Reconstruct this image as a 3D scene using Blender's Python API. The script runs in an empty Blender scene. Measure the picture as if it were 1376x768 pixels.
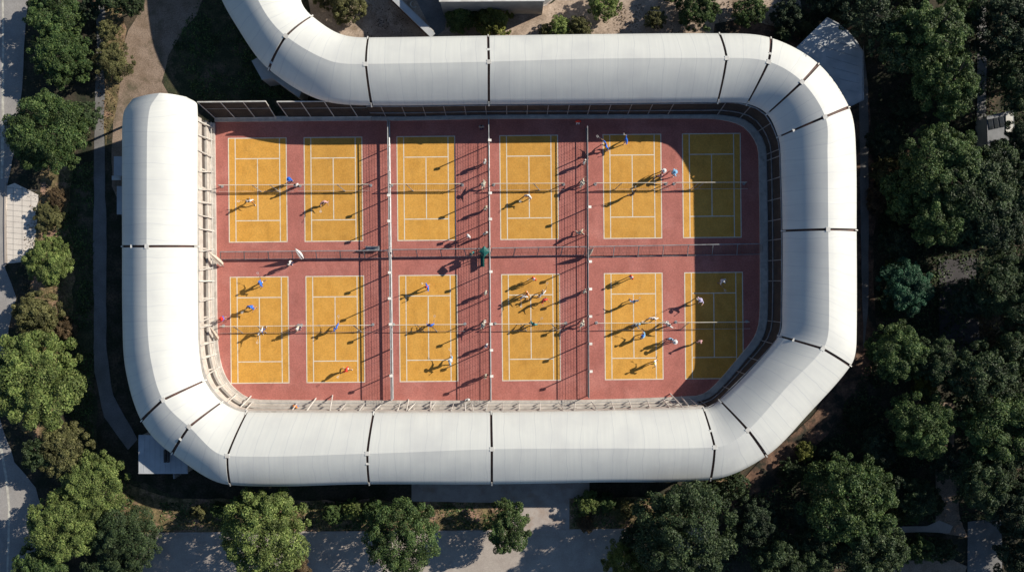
import bpy, bmesh, math, random
from mathutils import Vector, Matrix, Euler
from mathutils import noise as mnoise

random.seed(7)
scene = bpy.context.scene
col = scene.collection
R = math.radians

# ------------------------------------------------------------------ camera, world, sun, exposure
CAM_H = 100.0
K = 0.08                       # metres on the ground per pixel of the 1376 px wide photograph
THETA = R(0.57)
cam_d = bpy.data.cameras.new('camera')
cam = bpy.data.objects.new('camera', cam_d)
col.objects.link(cam)
cam.location = (0, 0, CAM_H)
cam.rotation_euler = (0, 0, -THETA)
cam_d.sensor_width = 36.0
cam_d.lens = 36.0 * CAM_H / (1376 * K)
cam_d.clip_end = 1000
scene.camera = cam

SUN_EL = R(28)
SUN_AZ = R(23.5)                 # measured from +X towards +Y
world = bpy.data.worlds.new('World')
scene.world = world
world.use_nodes = True
wn = world.node_tree
sky = wn.nodes.new('ShaderNodeTexSky')
sky.sky_type = 'NISHITA'
sky.sun_disc = False
sky.sun_elevation = SUN_EL
sky.sun_rotation = R(90) - SUN_AZ
sky.air_density = 1.0
sky.dust_density = 0.1
sky.ozone_density = 3.5
wn.links.new(sky.outputs['Color'], wn.nodes['Background'].inputs['Color'])
wn.nodes['Background'].inputs['Strength'].default_value = 0.056

sun_d = bpy.data.lights.new('sun', 'SUN')
sun = bpy.data.objects.new('sun', sun_d)
col.objects.link(sun)
sun_d.energy = 4.5
sun_d.angle = R(0.5)
sun_d.color = (1.0, 0.92, 0.80)
sdir = Vector((math.cos(SUN_EL) * math.cos(SUN_AZ), math.cos(SUN_EL) * math.sin(SUN_AZ), math.sin(SUN_EL)))
sun.rotation_euler = sdir.to_track_quat('Z', 'Y').to_euler()
sun.location = sdir * 120

scene.view_settings.view_transform = 'Standard'
scene.view_settings.look = 'None'
scene.view_settings.exposure = 0.52
scene.view_settings.gamma = 1.0
scene.render.engine = 'CYCLES'

# ------------------------------------------------------------------ helpers
CT, ST = math.cos(-THETA), math.sin(-THETA)
def W(u, v, z=0.0):
    """the place, at height z, that stands at this spot of the aerial survey"""
    s = K * (CAM_H - z) / CAM_H
    x, y = (u - 688) * s, (384 - v) * s
    return Vector((x * CT - y * ST, x * ST + y * CT, z))

def tag(o, label=None, cat=None, group=None, kind=None):
    if label: o['label'] = label
    if cat: o['category'] = cat
    if group: o['group'] = group
    if kind: o['kind'] = kind
    return o

def empty(name, loc, label=None, cat=None, group=None, rz=0):
    o = bpy.data.objects.new(name, None)
    o.empty_display_size = 0.3
    o.location = loc
    o.rotation_euler = (0, 0, rz)
    col.objects.link(o)
    return tag(o, label, cat, group)

class MB:
    def __init__(s):
        s.v = []; s.f = []; s.uv = None
    def add(s, vs, fs):
        b = len(s.v)
        s.v += [Vector(p) for p in vs]
        s.f += [tuple(i + b for i in f) for f in fs]
        return s
    def box(s, c, size, rz=0, m=None):
        hx, hy, hz = size[0] / 2, size[1] / 2, size[2] / 2
        M = m if m is not None else Matrix.Rotation(rz, 3, 'Z')
        vs = []
        for dx, dy, dz in ((-1,-1,-1),(1,-1,-1),(1,1,-1),(-1,1,-1),(-1,-1,1),(1,-1,1),(1,1,1),(-1,1,1)):
            vs.append(Vector(c) + M @ Vector((dx*hx, dy*hy, dz*hz)))
        return s.add(vs, [(0,3,2,1),(4,5,6,7),(0,1,5,4),(1,2,6,5),(2,3,7,6),(3,0,4,7)])
    def tube(s, p0, p1, r0, r1=None, n=6):
        p0, p1 = Vector(p0), Vector(p1)
        r1 = r0 if r1 is None else r1
        d = (p1 - p0)
        if d.length < 1e-6: return s
        q = d.to_track_quat('Z', 'Y').to_matrix()
        vs = []
        for p, r in ((p0, r0), (p1, r1)):
            for k in range(n):
                a = 2 * math.pi * (k + .5) / n
                vs.append(p + q @ Vector((math.cos(a)*r, math.sin(a)*r, 0)))
        fs = [(k, (k+1) % n, n + (k+1) % n, n + k) for k in range(n)]
        fs += [tuple(range(n-1, -1, -1)), tuple(range(n, 2*n))]
        return s.add(vs, fs)
    def beam(s, p0, p1, w, h):
        p0, p1 = Vector(p0), Vector(p1)
        q = (p1 - p0).to_track_quat('X', 'Z').to_matrix()
        return s.box((p0+p1)/2, ((p1-p0).length, w, h), m=q)
    def prism(s, pts, z0, z1):
        n = len(pts)
        vs = [Vector((p[0], p[1], z0)) for p in pts] + [Vector((p[0], p[1], z1)) for p in pts]
        area = sum(pts[i][0]*pts[(i+1)%n][1] - pts[(i+1)%n][0]*pts[i][1] for i in range(n))
        fs = [(i, (i+1) % n, n + (i+1) % n, n + i) for i in range(n)]
        fs += [tuple(range(n-1, -1, -1)), tuple(range(n, 2*n))]
        if area < 0: fs = [tuple(reversed(f)) for f in fs]
        return s.add(vs, fs)
    def lathe(s, c, prof, n=12):
        b = []
        vs = []
        for r, z in prof:
            for k in range(n):
                a = 2*math.pi*k/n
                vs.append(Vector(c) + Vector((math.cos(a)*r, math.sin(a)*r, z)))
        fs = []
        for j in range(len(prof)-1):
            for k in range(n):
                fs.append((j*n+k, j*n+(k+1)%n, (j+1)*n+(k+1)%n, (j+1)*n+k))
        return s.add(vs, fs)
    def build(s, name, mat, parent=None, origin=None, smooth=False):
        if parent is not None:
            o0 = Vector(parent.matrix_basis.translation) if parent.parent is None else \
                 Vector(parent.parent.matrix_basis.translation) + Vector(parent.matrix_basis.translation)
        elif origin is not None:
            o0 = Vector(origin)
        else:
            n = len(s.v)
            xs = [p.x for p in s.v]; ys = [p.y for p in s.v]
            o0 = Vector(((min(xs)+max(xs))/2, (min(ys)+max(ys))/2, min(p.z for p in s.v)))
        me = bpy.data.meshes.new(name)
        me.from_pydata([tuple(p - o0) for p in s.v], [], s.f)
        me.update()
        if s.uv:
            l = me.uv_layers.new(name='UVMap')
            for i, lp in enumerate(me.loops):
                l.data[i].uv = s.uv[lp.vertex_index]
        if smooth:
            me.polygons.foreach_set('use_smooth', [True]*len(me.polygons))
        if mat: me.materials.append(mat)
        o = bpy.data.objects.new(name, me)
        if parent is not None:
            o.parent = parent
        else:
            o.location = o0
        col.objects.link(o)
        return o

# ------------------------------------------------------------------ materials
def mat(name, c1, c2=None, scale=1.0, rough=.8, detail=6, lo=.35, hi=.65, bump=0, c3=None, scale3=.15,
        lo3=.45, hi3=.6, metallic=0, fine=0, finescale=12, spec=.5):
    m = bpy.data.materials.new(name)
    m.use_nodes = True
    nt = m.node_tree; N = nt.nodes; L = nt.links
    b = N['Principled BSDF']
    b.inputs['Roughness'].default_value = rough
    b.inputs['Metallic'].default_value = metallic
    b.inputs['Specular IOR Level'].default_value = spec
    c2 = c2 or tuple(x * .82 for x in c1)
    geo = N.new('ShaderNodeNewGeometry')
    no = N.new('ShaderNodeTexNoise'); no.inputs['Scale'].default_value = scale
    no.inputs['Detail'].default_value = detail
    L.new(geo.outputs['Position'], no.inputs['Vector'])
    rmp = N.new('ShaderNodeMapRange')
    rmp.inputs['From Min'].default_value = lo; rmp.inputs['From Max'].default_value = hi
    L.new(no.outputs['Fac'], rmp.inputs['Value'])
    mx = N.new('ShaderNodeMix'); mx.data_type = 'RGBA'
    mx.inputs['A'].default_value = (*c1, 1); mx.inputs['B'].default_value = (*c2, 1)
    L.new(rmp.outputs['Result'], mx.inputs['Factor'])
    out = mx.outputs['Result']
    if c3:
        n3 = N.new('ShaderNodeTexNoise'); n3.inputs['Scale'].default_value = scale3
        n3.inputs['Detail'].default_value = 8; n3.inputs['Roughness'].default_value = .62
        L.new(geo.outputs['Position'], n3.inputs['Vector'])
        r3 = N.new('ShaderNodeMapRange')
        r3.inputs['From Min'].default_value = lo3; r3.inputs['From Max'].default_value = hi3
        L.new(n3.outputs['Fac'], r3.inputs['Value'])
        m3 = N.new('ShaderNodeMix'); m3.data_type = 'RGBA'
        m3.inputs['B'].default_value = (*c3, 1)
        L.new(out, m3.inputs['A']); L.new(r3.outputs['Result'], m3.inputs['Factor'])
        out = m3.outputs['Result']
    if fine:
        n4 = N.new('ShaderNodeTexNoise'); n4.inputs['Scale'].default_value = finescale
        n4.inputs['Detail'].default_value = 3
        L.new(geo.outputs['Position'], n4.inputs['Vector'])
        r4 = N.new('ShaderNodeMapRange')
        r4.inputs['From Min'].default_value = .3; r4.inputs['From Max'].default_value = .7
        r4.inputs['To Min'].default_value = 1 - fine; r4.inputs['To Max'].default_value = 1 + fine
        L.new(n4.outputs['Fac'], r4.inputs['Value'])
        m4 = N.new('ShaderNodeMix'); m4.data_type = 'RGBA'; m4.blend_type = 'MULTIPLY'
        m4.inputs['Factor'].default_value = 1
        L.new(out, m4.inputs['A']); L.new(r4.outputs['Result'], m4.inputs['B'])
        out = m4.outputs['Result']
    L.new(out, b.inputs['Base Color'])
    if bump:
        bp = N.new('ShaderNodeBump'); bp.inputs['Strength'].default_value = bump
        bp.inputs['Distance'].default_value = .1
        L.new(no.outputs['Fac'], bp.inputs['Height']); L.new(bp.outputs['Normal'], b.inputs['Normal'])
    return m

def roof_material():
    m = bpy.data.materials.new('roof_membrane'); m.use_nodes = True
    nt = m.node_tree; N = nt.nodes; L = nt.links; b = N['Principled BSDF']
    b.inputs['Roughness'].default_value = .55
    uv = N.new('ShaderNodeUVMap'); uv.uv_map = 'UVMap'
    sp = N.new('ShaderNodeSeparateXYZ'); L.new(uv.outputs['UV'], sp.inputs['Vector'])
    def seam(src, period, width, off=0.0):
        a = N.new('ShaderNodeMath'); a.operation = 'MULTIPLY_ADD'; a.inputs[1].default_value = 1/period; a.inputs[2].default_value = off
        L.new(src, a.inputs[0])
        f = N.new('ShaderNodeMath'); f.operation = 'FRACT'; L.new(a.outputs[0], f.inputs[0])
        s = N.new('ShaderNodeMath'); s.operation = 'LESS_THAN'; s.inputs[1].default_value = width/period
        L.new(f.outputs[0], s.inputs[0]); return s.outputs[0]
    # wobble of the seams
    geo = N.new('ShaderNodeNewGeometry')
    wn_ = N.new('ShaderNodeTexNoise'); wn_.inputs['Scale'].default_value = .25; L.new(geo.outputs['Position'], wn_.inputs['Vector'])
    wa = N.new('ShaderNodeMath'); wa.operation = 'MULTIPLY_ADD'; wa.inputs[1].default_value = .9
    L.new(wn_.outputs['Fac'], wa.inputs[0]); L.new(sp.outputs['X'], wa.inputs[2])
    s1 = seam(wa.outputs[0], 1.55, .07)
    s2 = seam(wa.outputs[0], .52, .05, .3)
    # streaks that run across the roof, from ridge to eave
    mp = N.new('ShaderNodeMapping'); mp.inputs['Scale'].default_value = (2.2, .12, 1)
    L.new(uv.outputs['UV'], mp.inputs['Vector'])
    st = N.new('ShaderNodeTexNoise'); st.inputs['Scale'].default_value = 1.6; st.inputs['Detail'].default_value = 6
    L.new(mp.outputs['Vector'], st.inputs['Vector'])
    dirt = N.new('ShaderNodeTexNoise'); dirt.inputs['Scale'].default_value = .35; dirt.inputs['Detail'].default_value = 8
    L.new(geo.outputs['Position'], dirt.inputs['Vector'])
    def mixc(a, bcol, fac):
        x = N.new('ShaderNodeMix'); x.data_type = 'RGBA'
        if isinstance(a, tuple): x.inputs['A'].default_value = (*a, 1)
        else: L.new(a, x.inputs['A'])
        x.inputs['B'].default_value = (*bcol, 1)
        L.new(fac, x.inputs['Factor']); return x.outputs['Result']
    def scale_(o, k, lo=None, hi=None):
        r = N.new('ShaderNodeMapRange'); r.inputs['From Min'].default_value = lo if lo is not None else 0
        r.inputs['From Max'].default_value = hi if hi is not None else 1
        r.inputs['To Max'].default_value = k; L.new(o, r.inputs['Value']); return r.outputs['Result']
    c = mixc((.64, .65, .615), (.57, .585, .56), scale_(st.outputs['Fac'], .7, .35, .75))
    c = mixc(c, (.52, .53, .52), scale_(dirt.outputs['Fac'], .75, .45, .75))
    c = mixc(c, (.45, .47, .48), scale_(s1, .5))
    c = mixc(c, (.55, .57, .58), scale_(s2, .25))
    L.new(c, b.inputs['Base Color'])
    bp = N.new('ShaderNodeBump'); bp.inputs['Strength'].default_value = .12; bp.inputs['Distance'].default_value = .04
    L.new(st.outputs['Fac'], bp.inputs['Height']); L.new(bp.outputs['Normal'], b.inputs['Normal'])
    return m

def leaf_material(name, c1, c2, c3):
    m = bpy.data.materials.new(name); m.use_nodes = True
    nt = m.node_tree; N = nt.nodes; L = nt.links; b = N['Principled BSDF']
    b.inputs['Roughness'].default_value = .55
    b.inputs['Specular IOR Level'].default_value = .3
    geo = N.new('ShaderNodeNewGeometry')
    rmp = N.new('ShaderNodeValToRGB')
    e = rmp.color_ramp.elements
    e[0].position = 0; e[0].color = (*c1, 1); e[1].position = 1; e[1].color = (*c3, 1)
    k = e.new(.55); k.color = (*c2, 1)
    L.new(geo.outputs['Random Per Island'], rmp.inputs['Fac'])
    no = N.new('ShaderNodeTexNoise'); no.inputs['Scale'].default_value = .7; no.inputs['Detail'].default_value = 4
    L.new(geo.outputs['Position'], no.inputs['Vector'])
    r = N.new('ShaderNodeMapRange'); r.inputs['From Min'].default_value = .35; r.inputs['From Max'].default_value = .65
    r.inputs['To Min'].default_value = .55; r.inputs['To Max'].default_value = 1.35
    L.new(no.outputs['Fac'], r.inputs['Value'])
    mm = N.new('ShaderNodeMix'); mm.data_type = 'RGBA'; mm.blend_type = 'MULTIPLY'; mm.inputs['Factor'].default_value = 1
    L.new(rmp.outputs['Color'], mm.inputs['A']); L.new(r.outputs['Result'], mm.inputs['B'])
    L.new(mm.outputs['Result'], b.inputs['Base Color'])
    tr = N.new('ShaderNodeBsdfTranslucent'); L.new(mm.outputs['Result'], tr.inputs['Color'])
    ms = N.new('ShaderNodeMixShader'); ms.inputs[0].default_value = .25
    L.new(b.outputs[0], ms.inputs[1]); L.new(tr.outputs[0], ms.inputs[2])
    L.new(ms.outputs[0], N['Material Output'].inputs['Surface'])
    return m

M = {}
M['roof'] = roof_material()
M['ground'] = mat('soil_and_grass', (.055, .045, .030), (.020, .026, .012), .8, .95, 8, .38, .6, c3=(.12, .085, .055), scale3=.22, lo3=.56, hi3=.70, fine=.5, finescale=5)
M['lawn'] = mat('dark_lawn', (.030, .040, .016), (.075, .07, .035), .9, .95, 9, .4, .62, c3=(.12, .09, .06), scale3=.45, lo3=.54, hi3=.66, fine=.5, finescale=6)
M['drygrass'] = mat('dry_grass', (.24, .18, .09), (.10, .085, .035), 1.1, .95, 8, .4, .6, c3=(.32, .20, .14), scale3=.6, lo3=.5, hi3=.62, fine=.45, finescale=6)
M['dirt'] = mat('dirt', (.30, .225, .17), (.21, .15, .105), .7, .95, 8, c3=(.13, .11, .07), scale3=.35, lo3=.52, hi3=.66, fine=.3, finescale=8)
M['reddirt'] = mat('red_dirt', (.24, .14, .09), (.09, .05, .035), 1.1, .95, 8, c3=(.03, .03, .02), scale3=.5, lo3=.45, hi3=.6, fine=.35, finescale=7)
M['sand'] = mat('pale_sand', (.48, .38, .30), (.34, .26, .20), .6, .95, 8, c3=(.22, .16, .11), scale3=.4, lo3=.53, hi3=.68, fine=.25, finescale=8)
M['asphalt'] = mat('asphalt', (.34, .325, .31), (.26, .25, .24), .5, .9, 8, c3=(.33, .31, .29), scale3=.2, fine=.15, finescale=10)
M['darkasphalt'] = mat('old_dark_asphalt', (.075, .07, .075), (.05, .047, .05), .6, .9, 8)  # pavement darkened, the shade of the trees is in its colour
M['path'] = mat('concrete_path', (.44, .39, .34), (.36, .31, .27), .6, .9, 8, fine=.12, finescale=9)
M['greypath'] = mat('grey_path', (.22, .215, .21), (.16, .155, .15), .6, .9, 8, fine=.15, finescale=9)
M['apron'] = mat('concrete_apron', (.46, .41, .37), (.36, .31, .28), .8, .9, 8, c3=(.33, .25, .2), scale3=.5, lo3=.5, hi3=.7, fine=.1)
M['conc'] = mat('pale_concrete', (.56, .52, .47), (.44, .41, .37), 1.5, .85, 8, c3=(.36, .33, .29), scale3=1.3, lo3=.55, hi3=.7, fine=.1)
M['red'] = mat('red_acrylic', (.51, .18, .145), (.44, .15, .12), .45, .85, 8, c3=(.58, .24, .20), scale3=.25, lo3=.5, hi3=.75, fine=.16, finescale=7)
M['yellow'] = mat('yellow_acrylic', (.69, .36, .066), (.62, .31, .05), .9, .85, 8, c3=(.68, .36, .07), scale3=.4, lo3=.5, hi3=.75, fine=.13, finescale=7)
def court_wear(m):
    nt = m.node_tree; N = nt.nodes; L = nt.links; b = N['Principled BSDF']
    src = b.inputs['Base Color'].links[0].from_socket
    oi = N.new('ShaderNodeObjectInfo'); tc = N.new('ShaderNodeNewGeometry')
    r = N.new('ShaderNodeMapRange'); r.inputs['To Min'].default_value = .90; r.inputs['To Max'].default_value = 1.06
    L.new(oi.outputs['Random'], r.inputs['Value'])
    n1 = N.new('ShaderNodeTexNoise'); n1.inputs['Scale'].default_value = .55; n1.inputs['Detail'].default_value = 9; n1.inputs['Roughness'].default_value = .7
    mp = N.new('ShaderNodeMapping'); mp.inputs['Scale'].default_value = (1.5, .6, 1); L.new(tc.outputs['Position'], mp.inputs['Vector']); L.new(mp.outputs['Vector'], n1.inputs['Vector'])
    r2 = N.new('ShaderNodeMapRange'); r2.inputs['From Min'].default_value = .5; r2.inputs['From Max'].default_value = .72; r2.inputs['To Min'].default_value = 1; r2.inputs['To Max'].default_value = .80
    L.new(n1.outputs['Fac'], r2.inputs['Value'])
    mu = N.new('ShaderNodeMath'); mu.operation = 'MULTIPLY'; L.new(r.outputs['Result'], mu.inputs[0]); L.new(r2.outputs['Result'], mu.inputs[1])
    mm = N.new('ShaderNodeMix'); mm.data_type = 'RGBA'; mm.blend_type = 'MULTIPLY'; mm.inputs['Factor'].default_value = 1
    L.new(src, mm.inputs['A']); L.new(mu.outputs[0], mm.inputs['B']); L.new(mm.outputs['Result'], b.inputs['Base Color'])
court_wear(M['yellow']); court_wear(M['red'])
M['line'] = mat('line_paint', (.74, .69, .58), (.58, .50, .38), 3, .8, 6, .5, .75)
M['mark'] = mat('road_paint', (.62, .60, .52), (.4, .38, .33), 2, .8, 6)
M['whitemetal'] = mat('white_painted_steel', (.70, .70, .66), (.52, .50, .46), 1.5, .5, 6)
M['greymetal'] = mat('galvanised_steel', (.42, .44, .45), (.28, .29, .30), 2, .45, 4, metallic=.3)
M['wire'] = mat('fence_wire', (.12, .11, .10), (.08, .075, .07), 2, .6, 4)
M['darkmesh'] = mat('dark_windscreen_fabric', (.030, .026, .024), (.055, .045, .038), 1.2, .9, 8, .4, .7, fine=.4, finescale=9)
M['darkin'] = mat('dark_interior', (.05, .045, .042), (.09, .075, .065), 1.2, .8, 6)  # carries the shade inside the stand openings; also colours the roof vents
M['rust'] = mat('rust_primer_steel', (.20, .07, .05), (.10, .04, .03), 2, .7, 5)
M['ribdark'] = mat('dark_painted_steel', (.045, .028, .024), (.10, .045, .035), 1.2, .7, 5)  # brown rib steel darkened, slot shade is put into the colour
M['stone'] = mat('tiled_paving', (.74, .68, .60), (.66, .60, .53), 1, .85, 6, fine=.08)
M['shedroof'] = mat('pale_flat_roof', (.50, .52, .53), (.40, .42, .43), .8, .75, 8, c3=(.3, .31, .31), scale3=.5, lo3=.6, hi3=.8)
M['darkroof'] = mat('weathered_corrugated_roof', (.26, .27, .29), (.19, .20, .21), 1.2, .8, 6)  # shed roof toned down, tree shade is part of this grey
M['bark'] = mat('bark', (.10, .075, .055), (.06, .045, .035), 5, .95, 6)
M['greybark'] = mat('grey_bark', (.26, .24, .22), (.16, .14, .13), 5, .95, 6)
M['green'] = mat('green_painted_metal', (.015, .13, .11), (.01, .09, .08), 2, .5, 4)
M['cloth'] = mat('cream_canvas', (.62, .55, .46), (.48, .40, .33), 3, .9, 5)
M['whitecloth'] = mat('white_canvas', (.78, .78, .76), (.64, .64, .63), 3, .9, 5)
M['wall'] = mat('render_wall', (.50, .48, .44), (.42, .40, .37), 1, .9, 6)
M['glass'] = mat('dark_glass', (.02, .025, .03), (.04, .045, .05), 1, .15, 3)
M['net'] = mat('net_cord', (.10, .07, .05), (.07, .05, .04), 3, .8, 3)
LEAF = {
 'light': leaf_material('light_green_leaves', (0.083, 0.128, 0.033), (0.158, 0.217, 0.060), (0.285, 0.330, 0.105)),
 'mid':   leaf_material('mid_green_leaves', (0.034, 0.070, 0.022), (0.068, 0.118, 0.036), (0.145, 0.195, 0.060)),
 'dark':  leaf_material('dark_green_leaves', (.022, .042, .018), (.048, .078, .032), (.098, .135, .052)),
 'pine':  leaf_material('deep_green_leaves', (0.016, 0.032, 0.017), (0.034, 0.057, 0.030), (0.075, 0.103, 0.046)),
 'olive': leaf_material('olive_leaves', (0.075, 0.077, 0.030), (0.125, 0.131, 0.050), (0.213, 0.200, 0.081)),
 'yellow':leaf_material('yellow_green_leaves', (0.092, 0.103, 0.021), (0.172, 0.196, 0.040), (0.299, 0.299, 0.081)),
 'blue':  leaf_material('blue_green_leaves', (0.021, 0.065, 0.034), (0.039, 0.111, 0.058), (0.065, 0.156, 0.085)),
 'dry':   leaf_material('dry_leaves', (0.077, 0.055, 0.031), (0.132, 0.094, 0.050), (0.209, 0.143, 0.077)),
}

# ------------------------------------------------------------------ setting: ground sheets
def rough_edge(pts, amp, step=1.2, seed=0):
    out = []
    n = len(pts)
    for i in range(n):
        a, b = pts[i], pts[(i+1) % n]
        k = max(1, int((b-a).length/step))
        d = (b-a).normalized() if (b-a).length > 0 else Vector((1,0,0))
        nn = Vector((-d.y, d.x, 0))
        for j in range(k):
            p = a.lerp(b, j/k)
            w = mnoise.noise(Vector((p.x*.35+seed*9.1, p.y*.35, seed))) + .6*mnoise.noise(Vector((p.x*1.3, p.y*1.3+seed, 3)))
            out.append(p + nn*amp*w)
    return out

def sheet(name, px, z, m, amp=0, seed=0, label=None):
    pts = [W(u, v, 0) for u, v in px]
    if amp: pts = rough_edge(pts, amp, seed=seed)
    pts = [Vector((p.x, p.y, z)) for p in pts]
    bm = bmesh.new()
    f = bm.faces.new([bm.verts.new(p) for p in pts])
    bm.normal_update()
    if f.normal.z < 0: f.normal_flip()
    bmesh.ops.triangulate(bm, faces=bm.faces[:], ngon_method='EAR_CLIP')
    me = bpy.data.meshes.new(name); bm.to_mesh(me); bm.free()
    me.materials.append(m)
    o = bpy.data.objects.new(name, me); col.objects.link(o)
    tag(o, kind='structure')
    return o

g = MB(); g.add([(-400,-400,0),(400,-400,0),(400,400,0),(-400,400,0)], [(0,1,2,3)])
tag(g.build('ground', M['ground'], origin=(0,0,0)), kind='structure')

Z = [0.004]
def nz():
    Z[0] += .004
    return Z[0]
# left side
sheet('lawn', [(78,230),(128,215),(128,600),(165,640),(240,670),(240,700),(150,690),(95,560),(70,400)], nz(), M['lawn'], .5, 1)
sheet('lawn', [(225,60),(290,-40),(345,-60),(410,60),(500,120),(505,160),(262,137),(228,120)], nz(), M['lawn'], 1.5, 2)
sheet('dirt_area', [(150,250),(152,150),(160,70),(195,0),(230,-60),(300,-60),(262,20),(228,75),(218,110),(235,150),(170,180),(164,300)], nz(), M['dirt'], .45, 3)
sheet('dry_grass_verge', [(118,-60),(150,-60),(170,40),(160,100),(150,160),(138,200),(132,60)], nz(), M['drygrass'], .6, 4)
sheet('dry_grass_verge', [(60,200),(98,205),(92,300),(98,330),(96,420),(80,500),(60,620),(20,560),(40,400),(48,300)], nz(), M['drygrass'], .6, 5)
sheet('path', [(127,-60),(142,-60),(140,60),(141,200),(143,330),(143,470),(152,530),(185,590),(172,604),(140,560),(127,500),(125,330),(127,190),(130,60)], nz(), M['greypath'], .12, 6)
sheet('road', [(-300,-200),(45,-200),(38,0),(34,60),(30,120),(20,200),(8,260),(8,360),(22,400),(12,440),(4,500),(0,560),(20,620),(48,655),(58,690),(52,768),(60,960),(-300,960)], nz(), M['asphalt'], .15, 7)
zr = nz()
sheet('road_marking', [(2,-200),(5,-200),(6,200),(4,240),(1,240),(3,100)], zr, M['mark'])
sheet('road_marking', [(-1,585),(4,605),(10,640),(14,680),(13,730),(10,800),(8,800),(10,730),(11,680),(7,642),(1,608),(-4,590)], zr, M['mark'])
sheet('paving', [(8,250),(20,246),(52,262),(50,300),(46,335),(30,352),(10,354)], nz(), M['stone'], .08, 8)
tl = MB()
for k in range(14):
    a, b = W(9, 252+k*7.5), W(50, 256+k*7.5)
    tl.beam(a+Vector((0,0,Z[0]+.003)), b+Vector((0,0,Z[0]+.003)), .03, .004)
for k in range(3):
    a, b = W(18+k*12, 252), W(18+k*12, 350)
    tl.beam(a+Vector((0,0,Z[0]+.007)), b+Vector((0,0,Z[0]+.007)), .03, .004)
tag(tl.build('paving_joints', M['greypath']), kind='structure')
kb = MB()
kp = [(8,246),(7,300),(8,356)]
for i in range(2): kb.beam(W(*kp[i])+Vector((0,0,.06)), W(*kp[i+1])+Vector((0,0,.06)), .18, .13)
tag(kb.build('kerb', M['path']), kind='structure')
# bottom
sheet('dry_grass_verge', [(150,640),(230,668),(330,672),(560,672),(694,672),(697,713),(195,716),(140,700)], nz(), M['drygrass'], .35, 9)
sheet('dry_grass_verge', [(764,668),(880,668),(980,640),(1010,660),(960,714),(764,713)], nz(), M['drygrass'], .4, 10)
sheet('path', [(195,716),(300,714),(500,713),(700,711),(960,709),(960,775),(985,900),(150,900),(185,800),(178,745)], nz(), M['path'], .1, 11)
sheet('concrete_apron', [(553,640),(792,638),(792,668),(765,669),(765,711.5),(690,712.5),(686,690),(696,675),(555,673),(553,671)], nz(), M['apron'], .03, 12)
kb = MB()
for a, b in (((212,715.5),(694,712.2)), ((765,711),(960,709))):
    kb.beam(W(*a)+Vector((0,0,.06)), W(*b)+Vector((0,0,.06)), .15, .13)
tag(kb.build('kerb', M['apron']), kind='structure')
# top
sheet('sand_area', [(405,-60),(560,-60),(590,50),(470,62),(420,30)], nz(), M['sand'], .35, 13)
sheet('sand_area', [(560,14),(700,12),(742,6),(770,-20),(800,-60),(1070,-60),(1080,40),(1030,60),(560,62)], nz(), M['sand'], .3, 14)
sheet('pavement', [(528,-60),(775,-60),(745,-2),(735,8),(720,12),(690,13.5),(600,14),(598,40),(585,50)], nz(), M['greypath'], .04, 15)
zz = nz()
mk = MB()
for k in range(7):
    a0, a1 = R(110+k*30), R(110+(k+1)*30)
    c = W(556, 6)
    mk.beam(c+Vector((math.cos(a0)*.35, math.sin(a0)*.35, zz)), c+Vector((math.cos(a1)*.35, math.sin(a1)*.35, zz)), .14, .004)
tag(mk.build('pavement_marking', M['mark']), kind='structure')
kb = MB()
kp = [(600,13.5),(690,13),(718,11.5),(734,7),(746,-3),(760,-30)]
for i in range(len(kp)-1): kb.beam(W(*kp[i])+Vector((0,0,.06)), W(*kp[i+1])+Vector((0,0,.06)), .14, .13)
tag(kb.build('kerb', M['apron']), kind='structure')
sheet('dirt_area', [(960,30),(1000,25),(1075,40),(1110,60),(1075,70),(1030,60),(960,60)], nz(), M['reddirt'], .4, 16)
# right
sheet('dirt_path', [(1135,140),(1168,125),(1175,240),(1173,380),(1178,470),(1160,520),(1120,570),(1060,640),(1020,690),(960,690),(1020,620),(1100,550),(1142,480),(1146,300)], nz(), M['reddirt'], .35, 17)
sheet('path', [(1160,60),(1166,120),(1167,300),(1166,420),(1160,470),(1156,300),(1154,130)], nz(), M['greypath'], .1, 18)
sheet('dirt_path', [(1205,190),(1240,160),(1252,175),(1225,215),(1195,260),(1185,250)], nz(), M['reddirt'], .3, 19)
sheet('path', [(1310,-60),(1322,-60),(1326,60),(1324,150),(1326,230),(1312,230),(1313,60)], nz(), M['greypath'], .1, 20)
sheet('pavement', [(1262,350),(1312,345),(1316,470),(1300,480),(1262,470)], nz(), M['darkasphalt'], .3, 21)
sheet('dirt_path', [(1255,540),(1280,540),(1284,640),(1288,690),(1300,722),(1255,712),(1258,650)], nz(), M['dirt'], .3, 22)
sheet('path', [(1198,707),(1245,706),(1262,698),(1280,706),(1275,716),(1240,714),(1198,715)], nz(), M['path'], .08, 23)
sheet('pavement', [(1300,700),(1345,696),(1348,900),(1296,900)], nz(), M['greypath'], .1, 24)
sheet('dirt_path', [(1175,752),(1270,742),(1300,760),(1290,800),(1170,800)], nz(), M['dirt'], .3, 25)
Z[0] = .16

# ------------------------------------------------------------------ the long curved canopy
ZO, ZR, ZE = 5.0, 6.8, 4.6
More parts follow.
